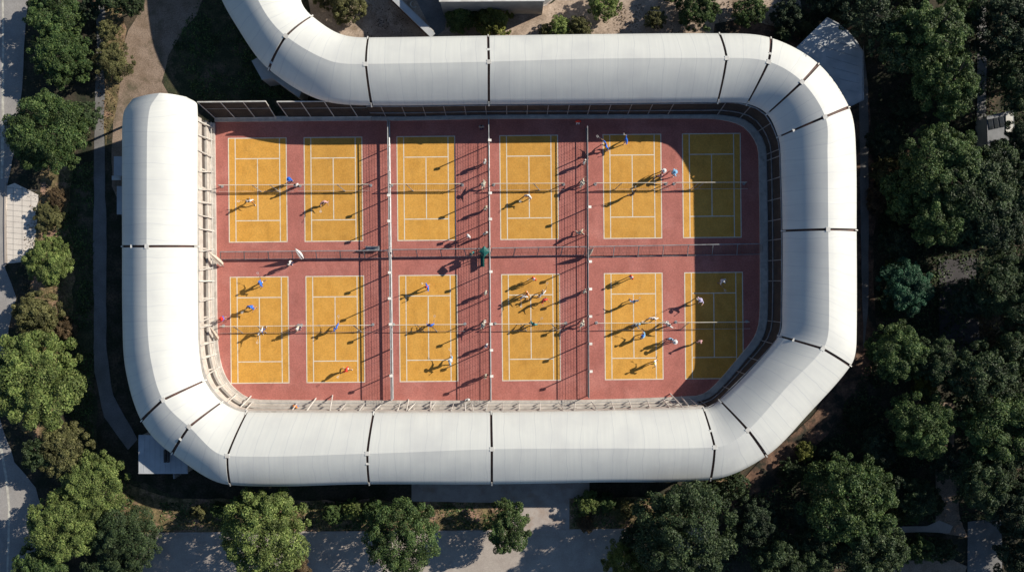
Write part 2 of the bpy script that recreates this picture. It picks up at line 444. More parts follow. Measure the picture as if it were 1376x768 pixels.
# outer eave, ridge, inner eave (survey px), court edge, ledge width, slot here?, concave inner slope
ST_ = [
 ((178,133),(214,125),(250,130),(290,163), .5, 0, 0),
 ((166,152),(201,147),(264.5,141),(290,166), .5, 0, 0),
 ((164,190),(197.5,190),(265,196),(290.5,205), .5, 0, 0),
 ((164,331),(197,331),(265,331),(292,331), .5, 1, 0),
 ((164.5,430),(198,430),(265.5,430),(293,430), .5, 0, 0),
 ((169,498),(203,485),(267.5,475),(295,470), .5, 0, 0),
 ((190,565),(219,537),(275,511),(303,502), .5, 1, 0),
 ((231,609),(254,573),(298,540),(320,524), .5, 1, 0),
 ((309,651),(305,612),(331,553.5),(345,536), .6, 1, 0),
 ((496,650),(493.5,609),(502,554.5),(503,537), .6, 1, 0),
 ((661,650),(661,603),(660,554),(660,537), .6, 1, 0),
 ((800,647.5),(800,602),(800,552),(795,536), .6, 0, 0),
 ((955,644),(961,600.5),(946,549),(934,531), .6, 1, .2),
 ((1030,612),(1005,577.5),(967,538),(957,519), .7, 1, .5),
 ((1088,554),(1058,519),(1012,493.5),(990,481), .75, 0, .4),
 ((1143,491),(1106,468),(1047,451),(1014,449), .8, 1, .6),
 ((1151,450),(1114,428),(1051.5,418),(1020,415), .8, 0, 1),
 ((1151,309),(1113,308),(1052,310),(1020,310), .8, 1, 1),
 ((1150,200),(1112,205),(1049.5,212),(1018.5,215), .8, 0, 1),
 ((1141,144),(1109,157),(1046,184),(1015,193), .8, 1, .9),
 ((1100,86),(1078,110),(1031,153),(999,172), .7, 1, .6),
 ((1036,51),(1033,83),(1004,139.5),(975,163), .5, 1, .3),
 ((967,45),(977,78),(965,137),(945,160), .4, 1, .1),
 ((800,46),(800,79),(800,139),(800,160), .4, 0, 0),
 ((656,48),(657,83),(657,140),(657,160.5), .4, 1, 0),
 ((494,50.5),(491,86),(499,141.5),(499,162.5), .4, 1, 0),
 ((455,45),(441,81),(427,133),(427,150), .4, 0, 0),
 ((419,21.5),(384,48.5),(361,93),(355,105), .4, 1, 0),
 ((404,0),(352,10),(322,42),(318,50), .4, 0, 0),
 ((398,-50),(334,-40),(292,-18),(288,-10), .4, 0, 0),
 ((396,-130),(328,-125),(280,-120),(276,-120), .4, 1, 0),
 ((398,-230),(332,-230),(285,-230),(280,-230), .4, 0, 0),
]
NS = len(ST_)
SO = [W(*s[0], ZO) for s in ST_]; SR = [W(*s[1], ZR) for s in ST_]; SE = [W(*s[2], ZE) for s in ST_]
SB = [W(*s[3], 0) for s in ST_]
SW = [Vector((s[4], s[6], 0)) for s in ST_]
def cr(P, t):
    i = max(0, min(NS-2, int(math.floor(t)))); f = t - i
    p1, p2 = P[i], P[i+1]
    p0 = P[i-1] if i > 0 else p1*2-p2
    p3 = P[i+2] if i+2 < NS else p2*2-p1
    d = (p2-p1).length + 1e-6
    # tangents scaled to the local spacing so long straights stay straight
    d0 = (p1-p0).length + 1e-6; d2 = (p3-p2).length + 1e-6
    m1 = ((p1-p0)*d0 + (p2-p1)*d) / (d0*d0+d*d) * d
    m2 = ((p2-p1)*d + (p3-p2)*d2) / (d2*d2+d*d) * d
    f2, f3 = f*f, f*f*f
    return p1*(2*f3-3*f2+1) + m1*(f3-2*f2+f) + p2*(-2*f3+3*f2) + m2*(f3-f2)
def ev(t):
    w = SW[max(0, min(NS-2, int(t)))].lerp(SW[min(NS-1, max(0, min(NS-2, int(t)))+1)], t - max(0, min(NS-2, int(t))))
    return cr(SO, t), cr(SR, t), cr(SE, t), cr(SB, t), w.x, w.y
def section(t, m=9):
    O, Rg, E, B, lw, cc = ev(t)
    pts = []
    for i in range(m):
        a = i/(m-1)
        f = .30*a + .70*(1-(1-a)**2)
        p = O.lerp(Rg, a); p.z = O.z + (Rg.z-O.z)*f
        pts.append(p)
    for i in range(m-2, -1, -1):
        a = i/(m-1)
        f0 = .30*a + .70*(1-(1-a)**2); f1 = .40*a + .60*a*a
        f = f0
        p = E.lerp(Rg, a); p.z = E.z + (Rg.z-E.z)*f
        pts.append(p)
    return pts

canopy = empty('curved_canopy', W(214, 331), 'long white membrane canopy with dark slots curving round the yellow and red ball courts', 'canopy')
slots = [0.0] + [i for i in range(NS) if ST_[i][5]] + [NS-1.0]
usum = 0.0
def dlen(P, t): return (cr(P, min(NS-1, t+.02))-cr(P, max(0, t-.02))).length/.04
for k in range(len(slots)-1):
    a, b = float(slots[k]), float(slots[k+1])
    gap = .125
    fa = a + (gap/dlen(SR, a+.01) if k > 0 else 0); fb = b - (gap/dlen(SR, b-.01) if k < len(slots)-2 else 0)
    L_ = (cr(SR, a)-cr(SR, b)).length
    n = max(10, int(L_/.9), int((b-a)*10))
    rows = []
    uvs = []
    prev = None
    for i in range(n+1):
        t = fa + (fb-fa)*i/n
        s = section(t)
        # keep slot width even across the band: shift end rows to a constant metric gap
        rows.append(s)
        mid = s[8]
        if prev is not None: usum += (mid-prev).length
        prev = mid
        ac = 0
        uu = []
        for j, p in enumerate(s):
            if j: ac += (p-s[j-1]).length
            uu.append((usum, ac))
        uvs.append(uu)
    mb = MB(); mb.uv = []
    m = len(rows[0])
    top = [p for r in rows for p in r]
    bot = [p - Vector((0,0,.12)) for r in rows for p in r]
    uvf = [u for r in uvs for u in r]
    nt_ = len(top)
    fs = []
    for i in range(n):
        for j in range(m-1):
            q = (i*m+j, i*m+j+1, (i+1)*m+j+1, (i+1)*m+j)
            fs.append(q); fs.append(tuple(nt_+x for x in reversed(q)))
    rim = [i*m for i in range(n)] 
    for i in range(n):
        fs.append((i*m, (i+1)*m, nt_+(i+1)*m, nt_+i*m))
        fs.append((i*m+m-1, nt_+i*m+m-1, nt_+(i+1)*m+m-1, (i+1)*m+m-1))
    for j in range(m-1):
        fs.append((j, nt_+j, nt_+j+1, j+1))
        e = n*m
        fs.append((e+j, e+j+1, nt_+e+j+1, nt_+e+j))
    mb.add(top+bot, fs); mb.uv = uvf+uvf
    o = mb.build('roof_panel', M['roof'], canopy)
    me = o.data
    bm = bmesh.new(); bm.from_mesh(me); bmesh.ops.recalc_face_normals(bm, faces=bm.faces[:])
    for f in bm.faces: f.smooth = True
    for e in bm.edges:
        if len(e.link_faces) == 2 and e.calc_face_angle(0) > R(60): e.smooth = False
    # the crease of the ridge stays sharp
    bm.verts.ensure_lookup_table()
    for i in range(n):
        for base in (0, nt_):
            v0, v1 = bm.verts[base+i*m+8], bm.verts[base+(i+1)*m+8]
            ee = bm.edges.get((v0, v1))
            if ee: ee.smooth = False
    bm.to_mesh(me); bm.free()
# slot ribs widened to block sun streaks, ridge connectors, eave brackets, columns
for k in range(1, len(slots)-1):
    t = float(slots[k])
    s = section(t)
    rb = MB()
    for j in range(len(s)-1):
        rb.beam(s[j]-Vector((0,0,.32)), s[j+1]-Vector((0,0,.32)), .40, .2)
    rb.build('rib', M['ribdark'], canopy)
    c = MB()
    tg = (cr(SR, t+.03)-cr(SR, t-.03)).normalized()
    up = Vector((0,0,-.02))
    c.beam(s[8]-tg*.22+up, s[8]+tg*.22+up, .42, .06)
    c.build('ridge_joint', M['whitemetal'], canopy)
    for e, q in ((0, 1), (len(s)-1, len(s)-2)):
        c = MB(); c.beam(s[q].lerp(s[e], .55)+Vector((0,0,.0)), s[e]+(s[e]-s[q])*.35+Vector((0,0,.0)), .11, .08)
        c.build('eave_bracket', M['whitemetal'], canopy)
    # random splices across the slot
    rr = random.Random(k)
    for q in range(k % 2):
        j = rr.choice([1,2,3,4,5,11,12,13,14])
        p = s[j].lerp(s[j+1], .5)
        c = MB(); c.beam(p-tg*.16, p+tg*.16, .22, .04)
        c.build('splice_plate', M['whitemetal'], canopy)
for P, side in ((SO, 0), (SE, 1)):
    t = .4
    while t < NS-1.5:
        if side == 0 or t > 25.5:
            p = cr(P, t); q = cr(SR, t); d = (q-p); d.z = 0; d.normalize()
            x = p + d*.6
            cmb = MB(); cmb.tube((x.x, x.y, 0), (x.x, x.y, p.z+.25), .13, n=8)
            cmb.build('column', M['whitemetal'], canopy)
        t += 6.0/dlen(P, t)

wl = MB(); n_ = 60  # unseen wall added to stop sun passing under the canopy arm
pts_ = []
for i in range(n_+1):
    t = 25.3 + (30.9-25.3)*i/n_
    pts_.append(cr(SR, t))
for i in range(n_):
    a, b = pts_[i], pts_[i+1]
    d = (b-a).normalized(); nn = Vector((-d.y, d.x, 0))*.12
    za, zb = 5.3, 5.3
    wl.add([(a.x-nn.x,a.y-nn.y,0),(b.x-nn.x,b.y-nn.y,0),(b.x+nn.x,b.y+nn.y,0),(a.x+nn.x,a.y+nn.y,0),
            (a.x-nn.x,a.y-nn.y,za),(b.x-nn.x,b.y-nn.y,zb),(b.x+nn.x,b.y+nn.y,zb),(a.x+nn.x,a.y+nn.y,za)],
           [(0,3,2,1),(4,5,6,7),(0,1,5,4),(2,3,7,6)] + ([(0,4,7,3)] if i == 0 else []) + ([(1,2,6,5)] if i == n_-1 else []))
wl.build('inner_wall', M['wall'], canopy)
# ------------------------------------------------------------------ inner stand: ledge, wall, mesh screens
def sweep(name, prof, t0, t1, m, parent, step=.8):
    """prof: list of (distance outwards from the court edge in m or callable(t), z), closed"""
    mb = MB()
    ts = []; t = t0
    while t < t1:
        ts.append(t); t += step/max(.5, dlen(SB, t))
    ts.append(t1)
    n = len(prof); rows = []
    for t in ts:
        O, Rg, E, B, lw, cc = ev(t)
        d = E-B; d.z = 0; dE = d.length; d.normalize()
        tt = (cr(SB, min(NS-1, t+.03))-cr(SB, max(0, t-.03))); tt.z = 0; tt.normalize()
        nn = Vector((-tt.y, tt.x, 0))
        if nn.dot(d) < 0: nn = -nn
        dE = (E-B).dot(nn)
        rows.append([B + nn*(a(lw, dE) if callable(a) else a) + Vector((0,0,z)) for a, z in prof])
    vs = [p for r in rows for p in r]
    fs = []
    for i in range(len(rows)-1):
        for j in range(n):
            fs.append((i*n+j, i*n+(j+1)%n, (i+1)*n+(j+1)%n, (i+1)*n+j))
    fs.append(tuple(range(n))); fs.append(tuple((len(rows)-1)*n+j for j in reversed(range(n))))
    mb.add(vs, fs)
    o = mb.build(name, m, parent)
    bm = bmesh.new(); bm.from_mesh(o.data); bmesh.ops.recalc_face_normals(bm, faces=bm.faces[:]); bm.to_mesh(o.data); bm.free()
    return o
stand = empty('court_enclosure_wall', W(293, 430), 'pale concrete ledge and wall with dark openings under the canopy, edging the red court floor', 'wall')
TA, TB = 1.0, 12.0
TC = 24.99
sweep('ledge', [(.0, 0), (lambda lw, dE: lw, 0), (lambda lw, dE: lw, .45), (.0, .45)], TA, TC, M['conc'], stand)
sweep('wall_base', [(lambda lw, dE: lw, 0), (lambda lw, dE: lw+.25, 0), (lambda lw, dE: lw+.25, 1.65), (lambda lw, dE: lw, 1.65)], TA, TB, M['conc'], stand)
sweep('coping', [(lambda lw, dE: lw-.06, 1.65), (lambda lw, dE: lw+.3, 1.65), (lambda lw, dE: lw+.3, 1.75), (lambda lw, dE: lw-.06, 1.75)], TA, TB, M['conc'], stand)
sweep('dark_opening', [(lambda lw, dE: lw+.16, 1.75), (lambda lw, dE: lw+.22, 1.75), (lambda lw, dE: lw+.22, 3.1), (lambda lw, dE: lw+.16, 3.1)], TA, TB, M['darkin'], stand)  # solid panel, its dark colour stands for shade inside the opening
sweep('wall_top', [(lambda lw, dE: lw, 3.1), (lambda lw, dE: lw+.25, 3.1), (lambda lw, dE: lw+.25, 4.45), (lambda lw, dE: lw, 4.45)], TA, TB, M['conc'], stand)
sweep('mesh_screen', [(lambda lw, dE: lw, .45), (lambda lw, dE: lw+.05, .45), (lambda lw, dE: dE+.05, 4.5), (lambda lw, dE: dE, 4.5)], TB, TC, M['darkmesh'], stand)
for fz in (.02, .38, .97):
    sweep('rail', [((lambda lw, dE, fz=fz: lw+(dE-lw)*fz-.10), .45+4.0*fz), ((lambda lw, dE, fz=fz: lw+(dE-lw)*fz-.02), .45+4.0*fz),
                   ((lambda lw, dE, fz=fz: lw+(dE-lw)*fz-.02), .55+4.0*fz), ((lambda lw, dE, fz=fz: lw+(dE-lw)*fz-.10), .55+4.0*fz)], TB, TC, M['greymetal'], stand)
sweep('handrail', [(.22, .95), (.28, .95), (.28, 1.01), (.22, 1.01)], 8.0, 12.0, M['greymetal'], stand)
sweep('handrail', [(.16, .95), (.22, .95), (.22, 1.01), (.16, 1.01)], 1.0, 8.0, M['whitemetal'], stand)
rr = random.Random(4)
t = TA+.15
cnt = 0
while t < TC:
    O, Rg, E, B, lw, cc = ev(t)
    tt = (cr(SB, t+.03)-cr(SB, t-.03)); tt.z = 0; tt.normalize()
    nn = Vector((-tt.y, tt.x, 0))
    if nn.dot(E-B) < 0: nn = -nn
    dE = (E-B).dot(nn)
    pm = MB()
    if t < TB:
        sh = tt*(rr.uniform(-.15, .5) if t < 8 else rr.uniform(-.35, .35))
        p0 = B+nn*.25+Vector((0,0,.45)); p1 = B+nn*(lw-.07)+sh+Vector((0,0,4.45))
        pm.beam(p0, p1, .10 if t < 8 else .07, .10 if t < 8 else .07)
        step = rr.uniform(1.3, 2.1) if t < 8 else rr.uniform(1.6, 2.4)
    else:
        p0 = B+nn*(lw-.09)+Vector((0,0,.3)); p1 = B+nn*(dE-.07)+Vector((0,0,4.45))
        pm.tube(p0, p1, .05, n=6)
        step = 2.15
    pm.build('post', M['whitemetal'] if t < TB else M['greymetal'], stand)
    if t < TB:
        # mullion across the opening
        q = MB(); q.box(B+nn*(lw+.12)+Vector((0,0,2.42)), (.16, .16, 1.35), rz=math.atan2(nn.y, nn.x)); q.build('mullion', M['conc'], stand)
    t += step/max(.5, dlen(SB, t))
# struts that reach from the lit stand over the court edge
for u0, v0, u1, v1 in ((338,531,318,552),(400,540,391,553),(425,534,411,553),(447,530,443,553),(549,536,546,553),(579,538,578,553),(626,536,625,553),
                       (915,532,925,545),(900,528,918,547),(890,535,900,548)):
    s_ = MB(); s_.tube(W(u0, v0, .02), W(u1, v1, 4.4), .07, n=6); s_.build('strut', M['whitemetal'], stand)

# floor of the courts
BP = []
t = 1.0
while t < TC:
    BP.append(cr(SB, t)); t += .8/max(.5, dlen(SB, t))
BP.append(cr(SB, TC))
BP.append(W(290, 164.5))
sheet_pts = [Vector((p.x, p.y, .02)) for p in BP]
bm = bmesh.new(); f = bm.faces.new([bm.verts.new((p.x, p.y, .176)) for p in BP]); bm.normal_update()
if f.normal.z < 0: f.normal_flip()
bmesh.ops.triangulate(bm, faces=bm.faces[:], ngon_method='EAR_CLIP')
for v in bm.verts: v.co.z = 0.176
me = bpy.data.meshes.new('court_floor'); bm.to_mesh(me); bm.free(); me.materials.append(M['red'])
o = bpy.data.objects.new('court_floor', me); col.objects.link(o); tag(o, kind='structure')
FZ = .176

# ------------------------------------------------------------------ yellow courts and painted lines
COLS = [(308,310,386,389),(410,412,487,490),(534.5,537,611.5,615),(673,675,749,752),(811,812.5,888,890),(918,920.5,994,997.5)]
ROWS = [(186,325),(372,514)]
court_rects = []
for r in range(2):
    for c in range(6):
        cx_px = (COLS[c][0]+COLS[c][2])/2 if r == 0 else (COLS[c][1]+COLS[c][3])/2
        y0, y1 = ROWS[r]
        dy = -(cx_px-348)*.0098
        ctr = W(cx_px, (y0+y1)/2+dy)
        w = 77.5*K; h = (y1-y0)*K
        x0, x1, yb, yt = ctr.x-w/2, ctr.x+w/2, ctr.y-h/2, ctr.y+h/2
        mb = MB(); mb.add([(x0,yb,FZ+.004),(x1,yb,FZ+.004),(x1,yt,FZ+.004),(x0,yt,FZ+.004)], [(0,1,2,3)])
        co = mb.build('court', M['yellow'], origin=(ctr.x, ctr.y, FZ)); tag(co, kind='structure')
        lw = .095; z = FZ+.008
        ln = MB()
        def rect(a, b, cc_, d): ln.add([(a,b,z),(cc_,b,z),(cc_,d,z),(a,d,z)], [(0,1,2,3)])
        h2 = lw/2
        in0, in1 = x0+9*K, x1-9*K
        ys = (yt-27.5*K, yb+28.5*K)
        rect(x0-h2, yb-h2, x1+h2, yb+h2); rect(x0-h2, yt-h2, x1+h2, yt+h2)
        rect(x0-h2, yb+h2, x0+h2, yt-h2); rect(x1-h2, yb+h2, x1+h2, yt-h2)
        for xx in (in0, in1): rect(xx-h2, yb+h2, xx+h2, yt-h2)
        for yy in ys: rect(in0+h2, yy-h2, in1-h2, yy+h2)
        rect(ctr.x-h2, ys[1]+h2, ctr.x+h2, ys[0]-h2)
        lo = ln.build('court_lines', M['line'], co)
        court_rects.append((x0, x1, yb, yt, r, c))

# ------------------------------------------------------------------ nets
ORD = ['first', 'second', 'third', 'fourth', 'fifth', 'sixth']
for (x0, x1, yb, yt, r, c) in court_rects:
    ux0 = (COLS[c][r]) - 10; ux1 = COLS[c][2+r] + 9
    if c == 0: ux0 -= 4
    top = (lambda u: 248.5-(u-348)*.0055) if r == 0 else (lambda u: 437.8-(u-348)*.0085)
    a = W(ux0, top(ux0), 1.25); b = W(ux1, top(ux1), 1.25)
    a0 = W(ux0+1, top(ux0)+9.5, .0); b0 = W(ux1+1, top(ux1)+9.5, .0)
    a.z = b.z = FZ+1.2
    bl = a.lerp(a0, .93); bl.z = FZ+.16; br = b.lerp(b0, .93); br.z = FZ+.16
    root = empty('badminton_net', ((a.x+b.x)/2, (bl.y+br.y)/2, FZ),
        'white corded net over the %s court from the left, %s row' % (ORD[c], 'upper' if r == 0 else 'lower'), 'net', 'nets across the courts')
    mb = MB(); mb.tube(a, b, .038, n=6); mb.build('top_cord', M['line'], root)
    mb = MB(); mb.tube(bl, br, .02, n=5); mb.build('bottom_cord', M['whitemetal'], root)
    mb = MB()
    n = 40
    for k in range(n+1):
        mb.tube(a.lerp(b, k/n), bl.lerp(br, k/n), .007, n=3)
    for k in range(1, 8):
        mb.tube(a.lerp(bl, k/8), b.lerp(br, k/8), .006, n=3)
    mb.build('netting', M['net'], root)
    rr = random.Random(r*10+c)
    for p, q in ((a, a0), (b, b0)):
        mb = MB(); mb.tube((p.x, p.y, FZ), (p.x, p.y, p.z+.05), .045, n=8); mb.lathe((p.x, p.y, FZ), [(.0,.05),(.16,.05),(.18,0)], 10)
        mb.build('post', M['greymetal'], root)
    for k in range(rr.choice([1,2,2])):
        f = rr.uniform(.15, .85)
        p = a.lerp(b, f); q = Vector((p.x + (.7 if c < 4 else -.7), bl.y-.05, FZ))
        mb = MB(); mb.tube(p, q, .045, n=6); mb.build('stay', M['greymetal'], root)

# ------------------------------------------------------------------ fences between the courts
def wire_fence(name, P0, P1, base0, base1, top_z, post_step, label, grp, rail_r=.055, post_top=None, lights=None, mid=None, wire=.011, pr=.055, spacing=.16, grid=.6):
    """P0,P1: ends of the top rail; base0,base1: ends on the floor"""
    root = empty(name, (base0+base1)/2, label, 'fence', grp)
    L_ = (P1-P0).length
    mb = MB(); mb.tube(P0, P1, rail_r, n=8); mb.build('top_rail', M['greymetal'], root)
    b0 = base0 + (P0-base0)*.04; b1 = base1 + (P1-base1)*.04
    mb = MB(); mb.tube(b0, b1, .035, n=6); mb.build('bottom_rail', M['greymetal'], root)
    if mid:
        for mz, mr in mid:
            mb = MB(); mb.tube(base0.lerp(P0, mz), base1.lerp(P1, mz), mr, n=6); mb.build('mid_rail', M['greymetal'], root)
    mb = MB()
    n = int(L_/spacing)
    for k in range(n+1):
        w = wire if (k % 5) else wire*2.0
        mb.tube(P0.lerp(P1, k/n), b0.lerp(b1, k/n), w*.5, n=3)
    hgt = (P0-base0).length
    nh = int(hgt/spacing)
    for k in range(1, nh):
        w = wire if (k % 4) else wire*1.8
        mb.tube(base0.lerp(P0, k/nh), base1.lerp(P1, k/nh), w*.5, n=3)
    mb.build('wire_mesh', M['wire'], root)
    n = max(1, round(L_/post_step))
    for k in range(n+1):
        f = k/n
        bt = base0.lerp(base1, f); tp = P0.lerp(P1, f)
        ext = tp
        if post_top and k in post_top: ext = bt + (tp-bt)*post_top[k]
        mb = MB(); mb.tube(bt, ext, pr, n=6); o = mb.build('post', M['greymetal'], root)
        if post_top and k in post_top:
            l = MB(); d = Vector((.0, .0, 0))
            l.box(ext+Vector((.12, .0, .02)), (.34, .26, .16), m=Euler((0, R(20), 0)).to_matrix())
            l.build('floodlight', M['whitemetal'], root)
    return root

for i, (ut, ub, uT, uB, lab) in enumerate((
        (520.5, 525.5, 146, 551, 'tall wire fence between the second and third court columns from the left'),
        (656.5, 659.5, 142, 552, 'middle tall wire fence between the third and fourth court columns'),
        (789.5, 791.5, 155, 547, 'tall wire fence between the fourth and fifth court columns from the left'))):
    hz = (2.0, 2.15, 1.9)[i] + FZ
    Pt = W(ut, uT+14, hz); Pb = W(ub, uB-13, hz)
    b0 = Vector((Pt.x, Pt.y, FZ)); b1 = Vector((Pb.x, Pb.y, FZ))
    rr = random.Random(i)
    n = round((Pt-Pb).length/2.75)
    ext = {k: rr.uniform(1.25, 1.6) for k in range(1, n) if rr.random() < .75}
    wire_fence('court_fence', Pt, Pb, b0, b1, hz, 2.75, lab, 'fences between the court columns', rail_r=(.05, .042, .04)[i], post_top=ext,
               mid=[(.38, .085)] if i == 0 else [(.34, .025)], pr=.06, wire=.02)

for (ua, va, ub, vb, dy, lab) in ((294,338,520,336,11,'leaning wire fence between the court rows, leftmost stretch by the pale wall'),
        (526,335,656,333.5,11,'leaning wire fence between the court rows, short stretch left of the middle fence'),
        (661,333,788,331,12,'leaning wire fence between the court rows, short stretch right of the middle fence'),
        (793,331,1026,327,15,'leaning wire fence between the court rows, stretch running into the shade at right')):
    a = W(ua, va, 2.0); b = W(ub, vb, 2.0)
    sgn = 1 if ua < 650 else -1
    a0 = W(ua+3*sgn, va+dy, 0); b0 = W(ub+3*sgn, vb+dy, 0)
    a0.z = b0.z = FZ; a.z = b.z = FZ+1.35
    wire_fence('row_fence', a, b, a0, b0, 2.0, 2.45, lab, 'leaning fences between the court rows', rail_r=.05, pr=.055, wire=.018)

# the tall screen that closes the upper left corner
def screen(px0, px1, yt, yb, lab, open_right=False):
    z1 = 3.9
    root = empty('mesh_screen', W((px0+px1)/2, yb), lab, 'fence', 'tall dark mesh screens at the top left corner')
    A, B_ = W(px0, yt, z1), W(px1, yt-1, z1)
    sc = .951
    a, b = W(px0+ (24 if px0 < 300 else 15), yb, .5), W(px1+13, yb-1, .5)
    mb = MB(); off = Vector((0, .06, 0))
    mb.add([A, B_, b, a, A+off, B_+off, b+off, a+off], [(0,1,2,3)[::-1], (4,5,6,7), (0,1,5,4), (2,3,7,6), (0,4,7,3), (1,2,6,5)])
    mb.build('windscreen', M['darkmesh'], root)
    for f, r_ in ((0, .07), (.42, .02), (1, .06)):
        mb = MB(); mb.tube(A.lerp(a, f)-off, B_.lerp(b, f)-off, r_, n=6); mb.build('rail', M['whitemetal'], root)
    n = max(2, round((B_-A).length/2.4))
    for k in range(n+1):
        f = k/n
        p, q = A.lerp(B_, f)-off, a.lerp(b, f)-off
        q2 = p + (q-p)*1.06; q2.z = .45 if k not in (0, n) else FZ
        mb = MB(); mb.tube(p, q2, .05, n=6); mb.build('post', M['whitemetal'], root)
screen(265, 357, 136.5, 158, 'tall dark mesh screen with white frame next to the open end of the canopy')
screen(372, 499, 136, 157, 'tall dark mesh screen with white frame running in under the upper canopy')
mb = MB(); mb.prism([W(290,164.5), W(500,162.5), W(500,156), W(290,158)], 0, .45)
lo = mb.build('concrete_ledge', M['conc']); tag(lo, 'low concrete ledge along the foot of the dark mesh screens', 'ledge')

# ------------------------------------------------------------------ small buildings
def hut(name, px, z1, lab, cat='building', roofm=None, parapet=0, extra=None, over=.12):
    pts = [W(u, v, z1) for u, v in px]
    c = sum(pts, Vector())/len(pts)
    root = empty(name, (c.x, c.y, 0), lab, cat)
    inner = [c + (p-c)*(1-over/ max(1, (p-c).length)) for p in pts]
    mb = MB(); mb.prism(inner, 0, z1-.18); mb.build('wall', M['wall'], root)
    mb = MB(); mb.prism(pts, z1-.178, z1); rf = mb.build('roof', roofm or M['shedroof'], root)
    if extra: extra(root, rf)
    return root
def ex_annex(root, rf):
    mb = MB(); c = W(224.5, 612, 3.05)
    for s in (-1, 1): mb.box(c+Vector((s*.16, 0, .12)), (.2, 1.3, .3))
    mb.build('roof_vent', M['darkin'], root)
    mb = MB(); n = 9
    for k in range(n+1):
        a, b = W(187+k*7, 584.5, 3.0), W(187+k*7, 634, 3.0); mb.beam(a+Vector((0,0,.005)), b+Vector((0,0,.005)), .05, .03)
    mb.build('roof_seam', M['shedroof'], root)
    mb = MB(); mb.box(W(238, 637, 1.0), (.15, .5, 1.9)); mb.build('drain_pipe', M['greymetal'], root)
hut('flat_roofed_annex', [(186,584),(252,584),(252,636),(186,636)], 3.0, 'small flat roofed annex tucked under the lower left bend of the canopy', extra=ex_annex)
def ex_ne(root, rf):
    pp = [(1111,24),(1126,32),(1141,44),(1152,58),(1159.5,70),(1160,134),(1139,144)]
    for (u0, v0), (u1, v1) in zip(pp[:-1], pp[1:]):
        mb = MB(); mb.beam(W(u0, v0, 3.24), W(u1, v1, 3.24), .12, .10); mb.build('edge_trim', M['greymetal'], root)
    for k in range(6):
        mb = MB(); mb.beam(W(1092+k*9, 46+k*15, 3.21), W(1154, 66+k*11.5, 3.21), .05, .03); mb.build('roof_seam', M['greymetal'], root)
hut('angular_annex', [(1070,64),(1111,24),(1126,32),(1141,44),(1152,58),(1159.5,70),(1160,134),(1139,144),(1115,105),(1085,78)], 3.2,
    'angular flat roofed annex with a curved edge at the upper right bend of the canopy', extra=ex_ne)
hut('utility_box', [(153,210),(164,210),(164,236),(153,236)], 1.9, 'small pale service hut with a protruding step against the left canopy wall', 'hut', extra=lambda r_, rf: MB().box(W(157, 239, 1.2), (1.0, .45, .16)).build('step', M['whitemetal'], r_))
hut('utility_box', [(157,250),(166,250),(166,288),(157,288)], 1.9, 'narrow pale service hut against the left canopy, nearer its dark slot', 'hut')
def ex_shed(root, rf):
    mb = MB()
    for k in range(4):
        mb.box(W(1331+k*7.5, 167-k*1.6, 2.62), (.42, 1.1, .1), rz=.15)
    mb.build('skylight', M['glass'], root)
    mb = MB(); 
    mb.prism([W(1352,152,2.7), W(1361,150,2.7), W(1362,180,2.7), W(1352,180,2.7)], 2.602, 2.68); mb.build('roof_hatch', M['whitemetal'], root)
hut('garden_shed', [(1326,156),(1362,148),(1365,208),(1328,212)], 2.6, 'pale corrugated shed among the dark trees at upper right', 'shed', extra=ex_shed, roofm=M['darkroof'])
def ex_n(root, rf):
    mb = MB()
    for k in range(6):
        mb.box(W(600+k*26, -9, 5.05), (1.4, .9, .25))
    mb.build('roof_light', M['whitemetal'], root)
hut('pavilion', [(588,-90),(734,-90),(732,1.5),(590,2.5)], 5.0, 'pale roofed building whose edge shows at the top of the view', 'building', roofm=M['whitemetal'], extra=ex_n)
# support block seen beneath the upper left bend
mb = MB(); mb.prism([W(338,82,3.4), W(352,107,3.4), (W(366,105,3.4)), W(402,131,3.4), W(406,120,3.4), W(372,92,3.4), W(350,75,3.4)], 0, 3.4)
o = mb.build('support_wall', M['wall']); tag(o, 'angled pale support wall showing below the upper left bend of the canopy', 'wall')
# sloping wall north of the canopy
root = empty('boundary_wall', W(555, 24), 'blue grey boundary wall with a capped top running diagonally to the canopy', 'wall')
mb = MB(); mb.beam(W(524,-8,1.2), W(582,48,1.2), .5, 2.4); mb.build('wall_body', M['wall'], root)
mb = MB(); mb.beam(W(524,-8,2.45), W(582,48,2.45), .62, .12); mb.build('coping', M['shedroof'], root)
mb = MB(); mb.beam(W(519,-6,1.9), W(576,50,1.9), .08, .08); mb.build('handrail', M['rust'], root)

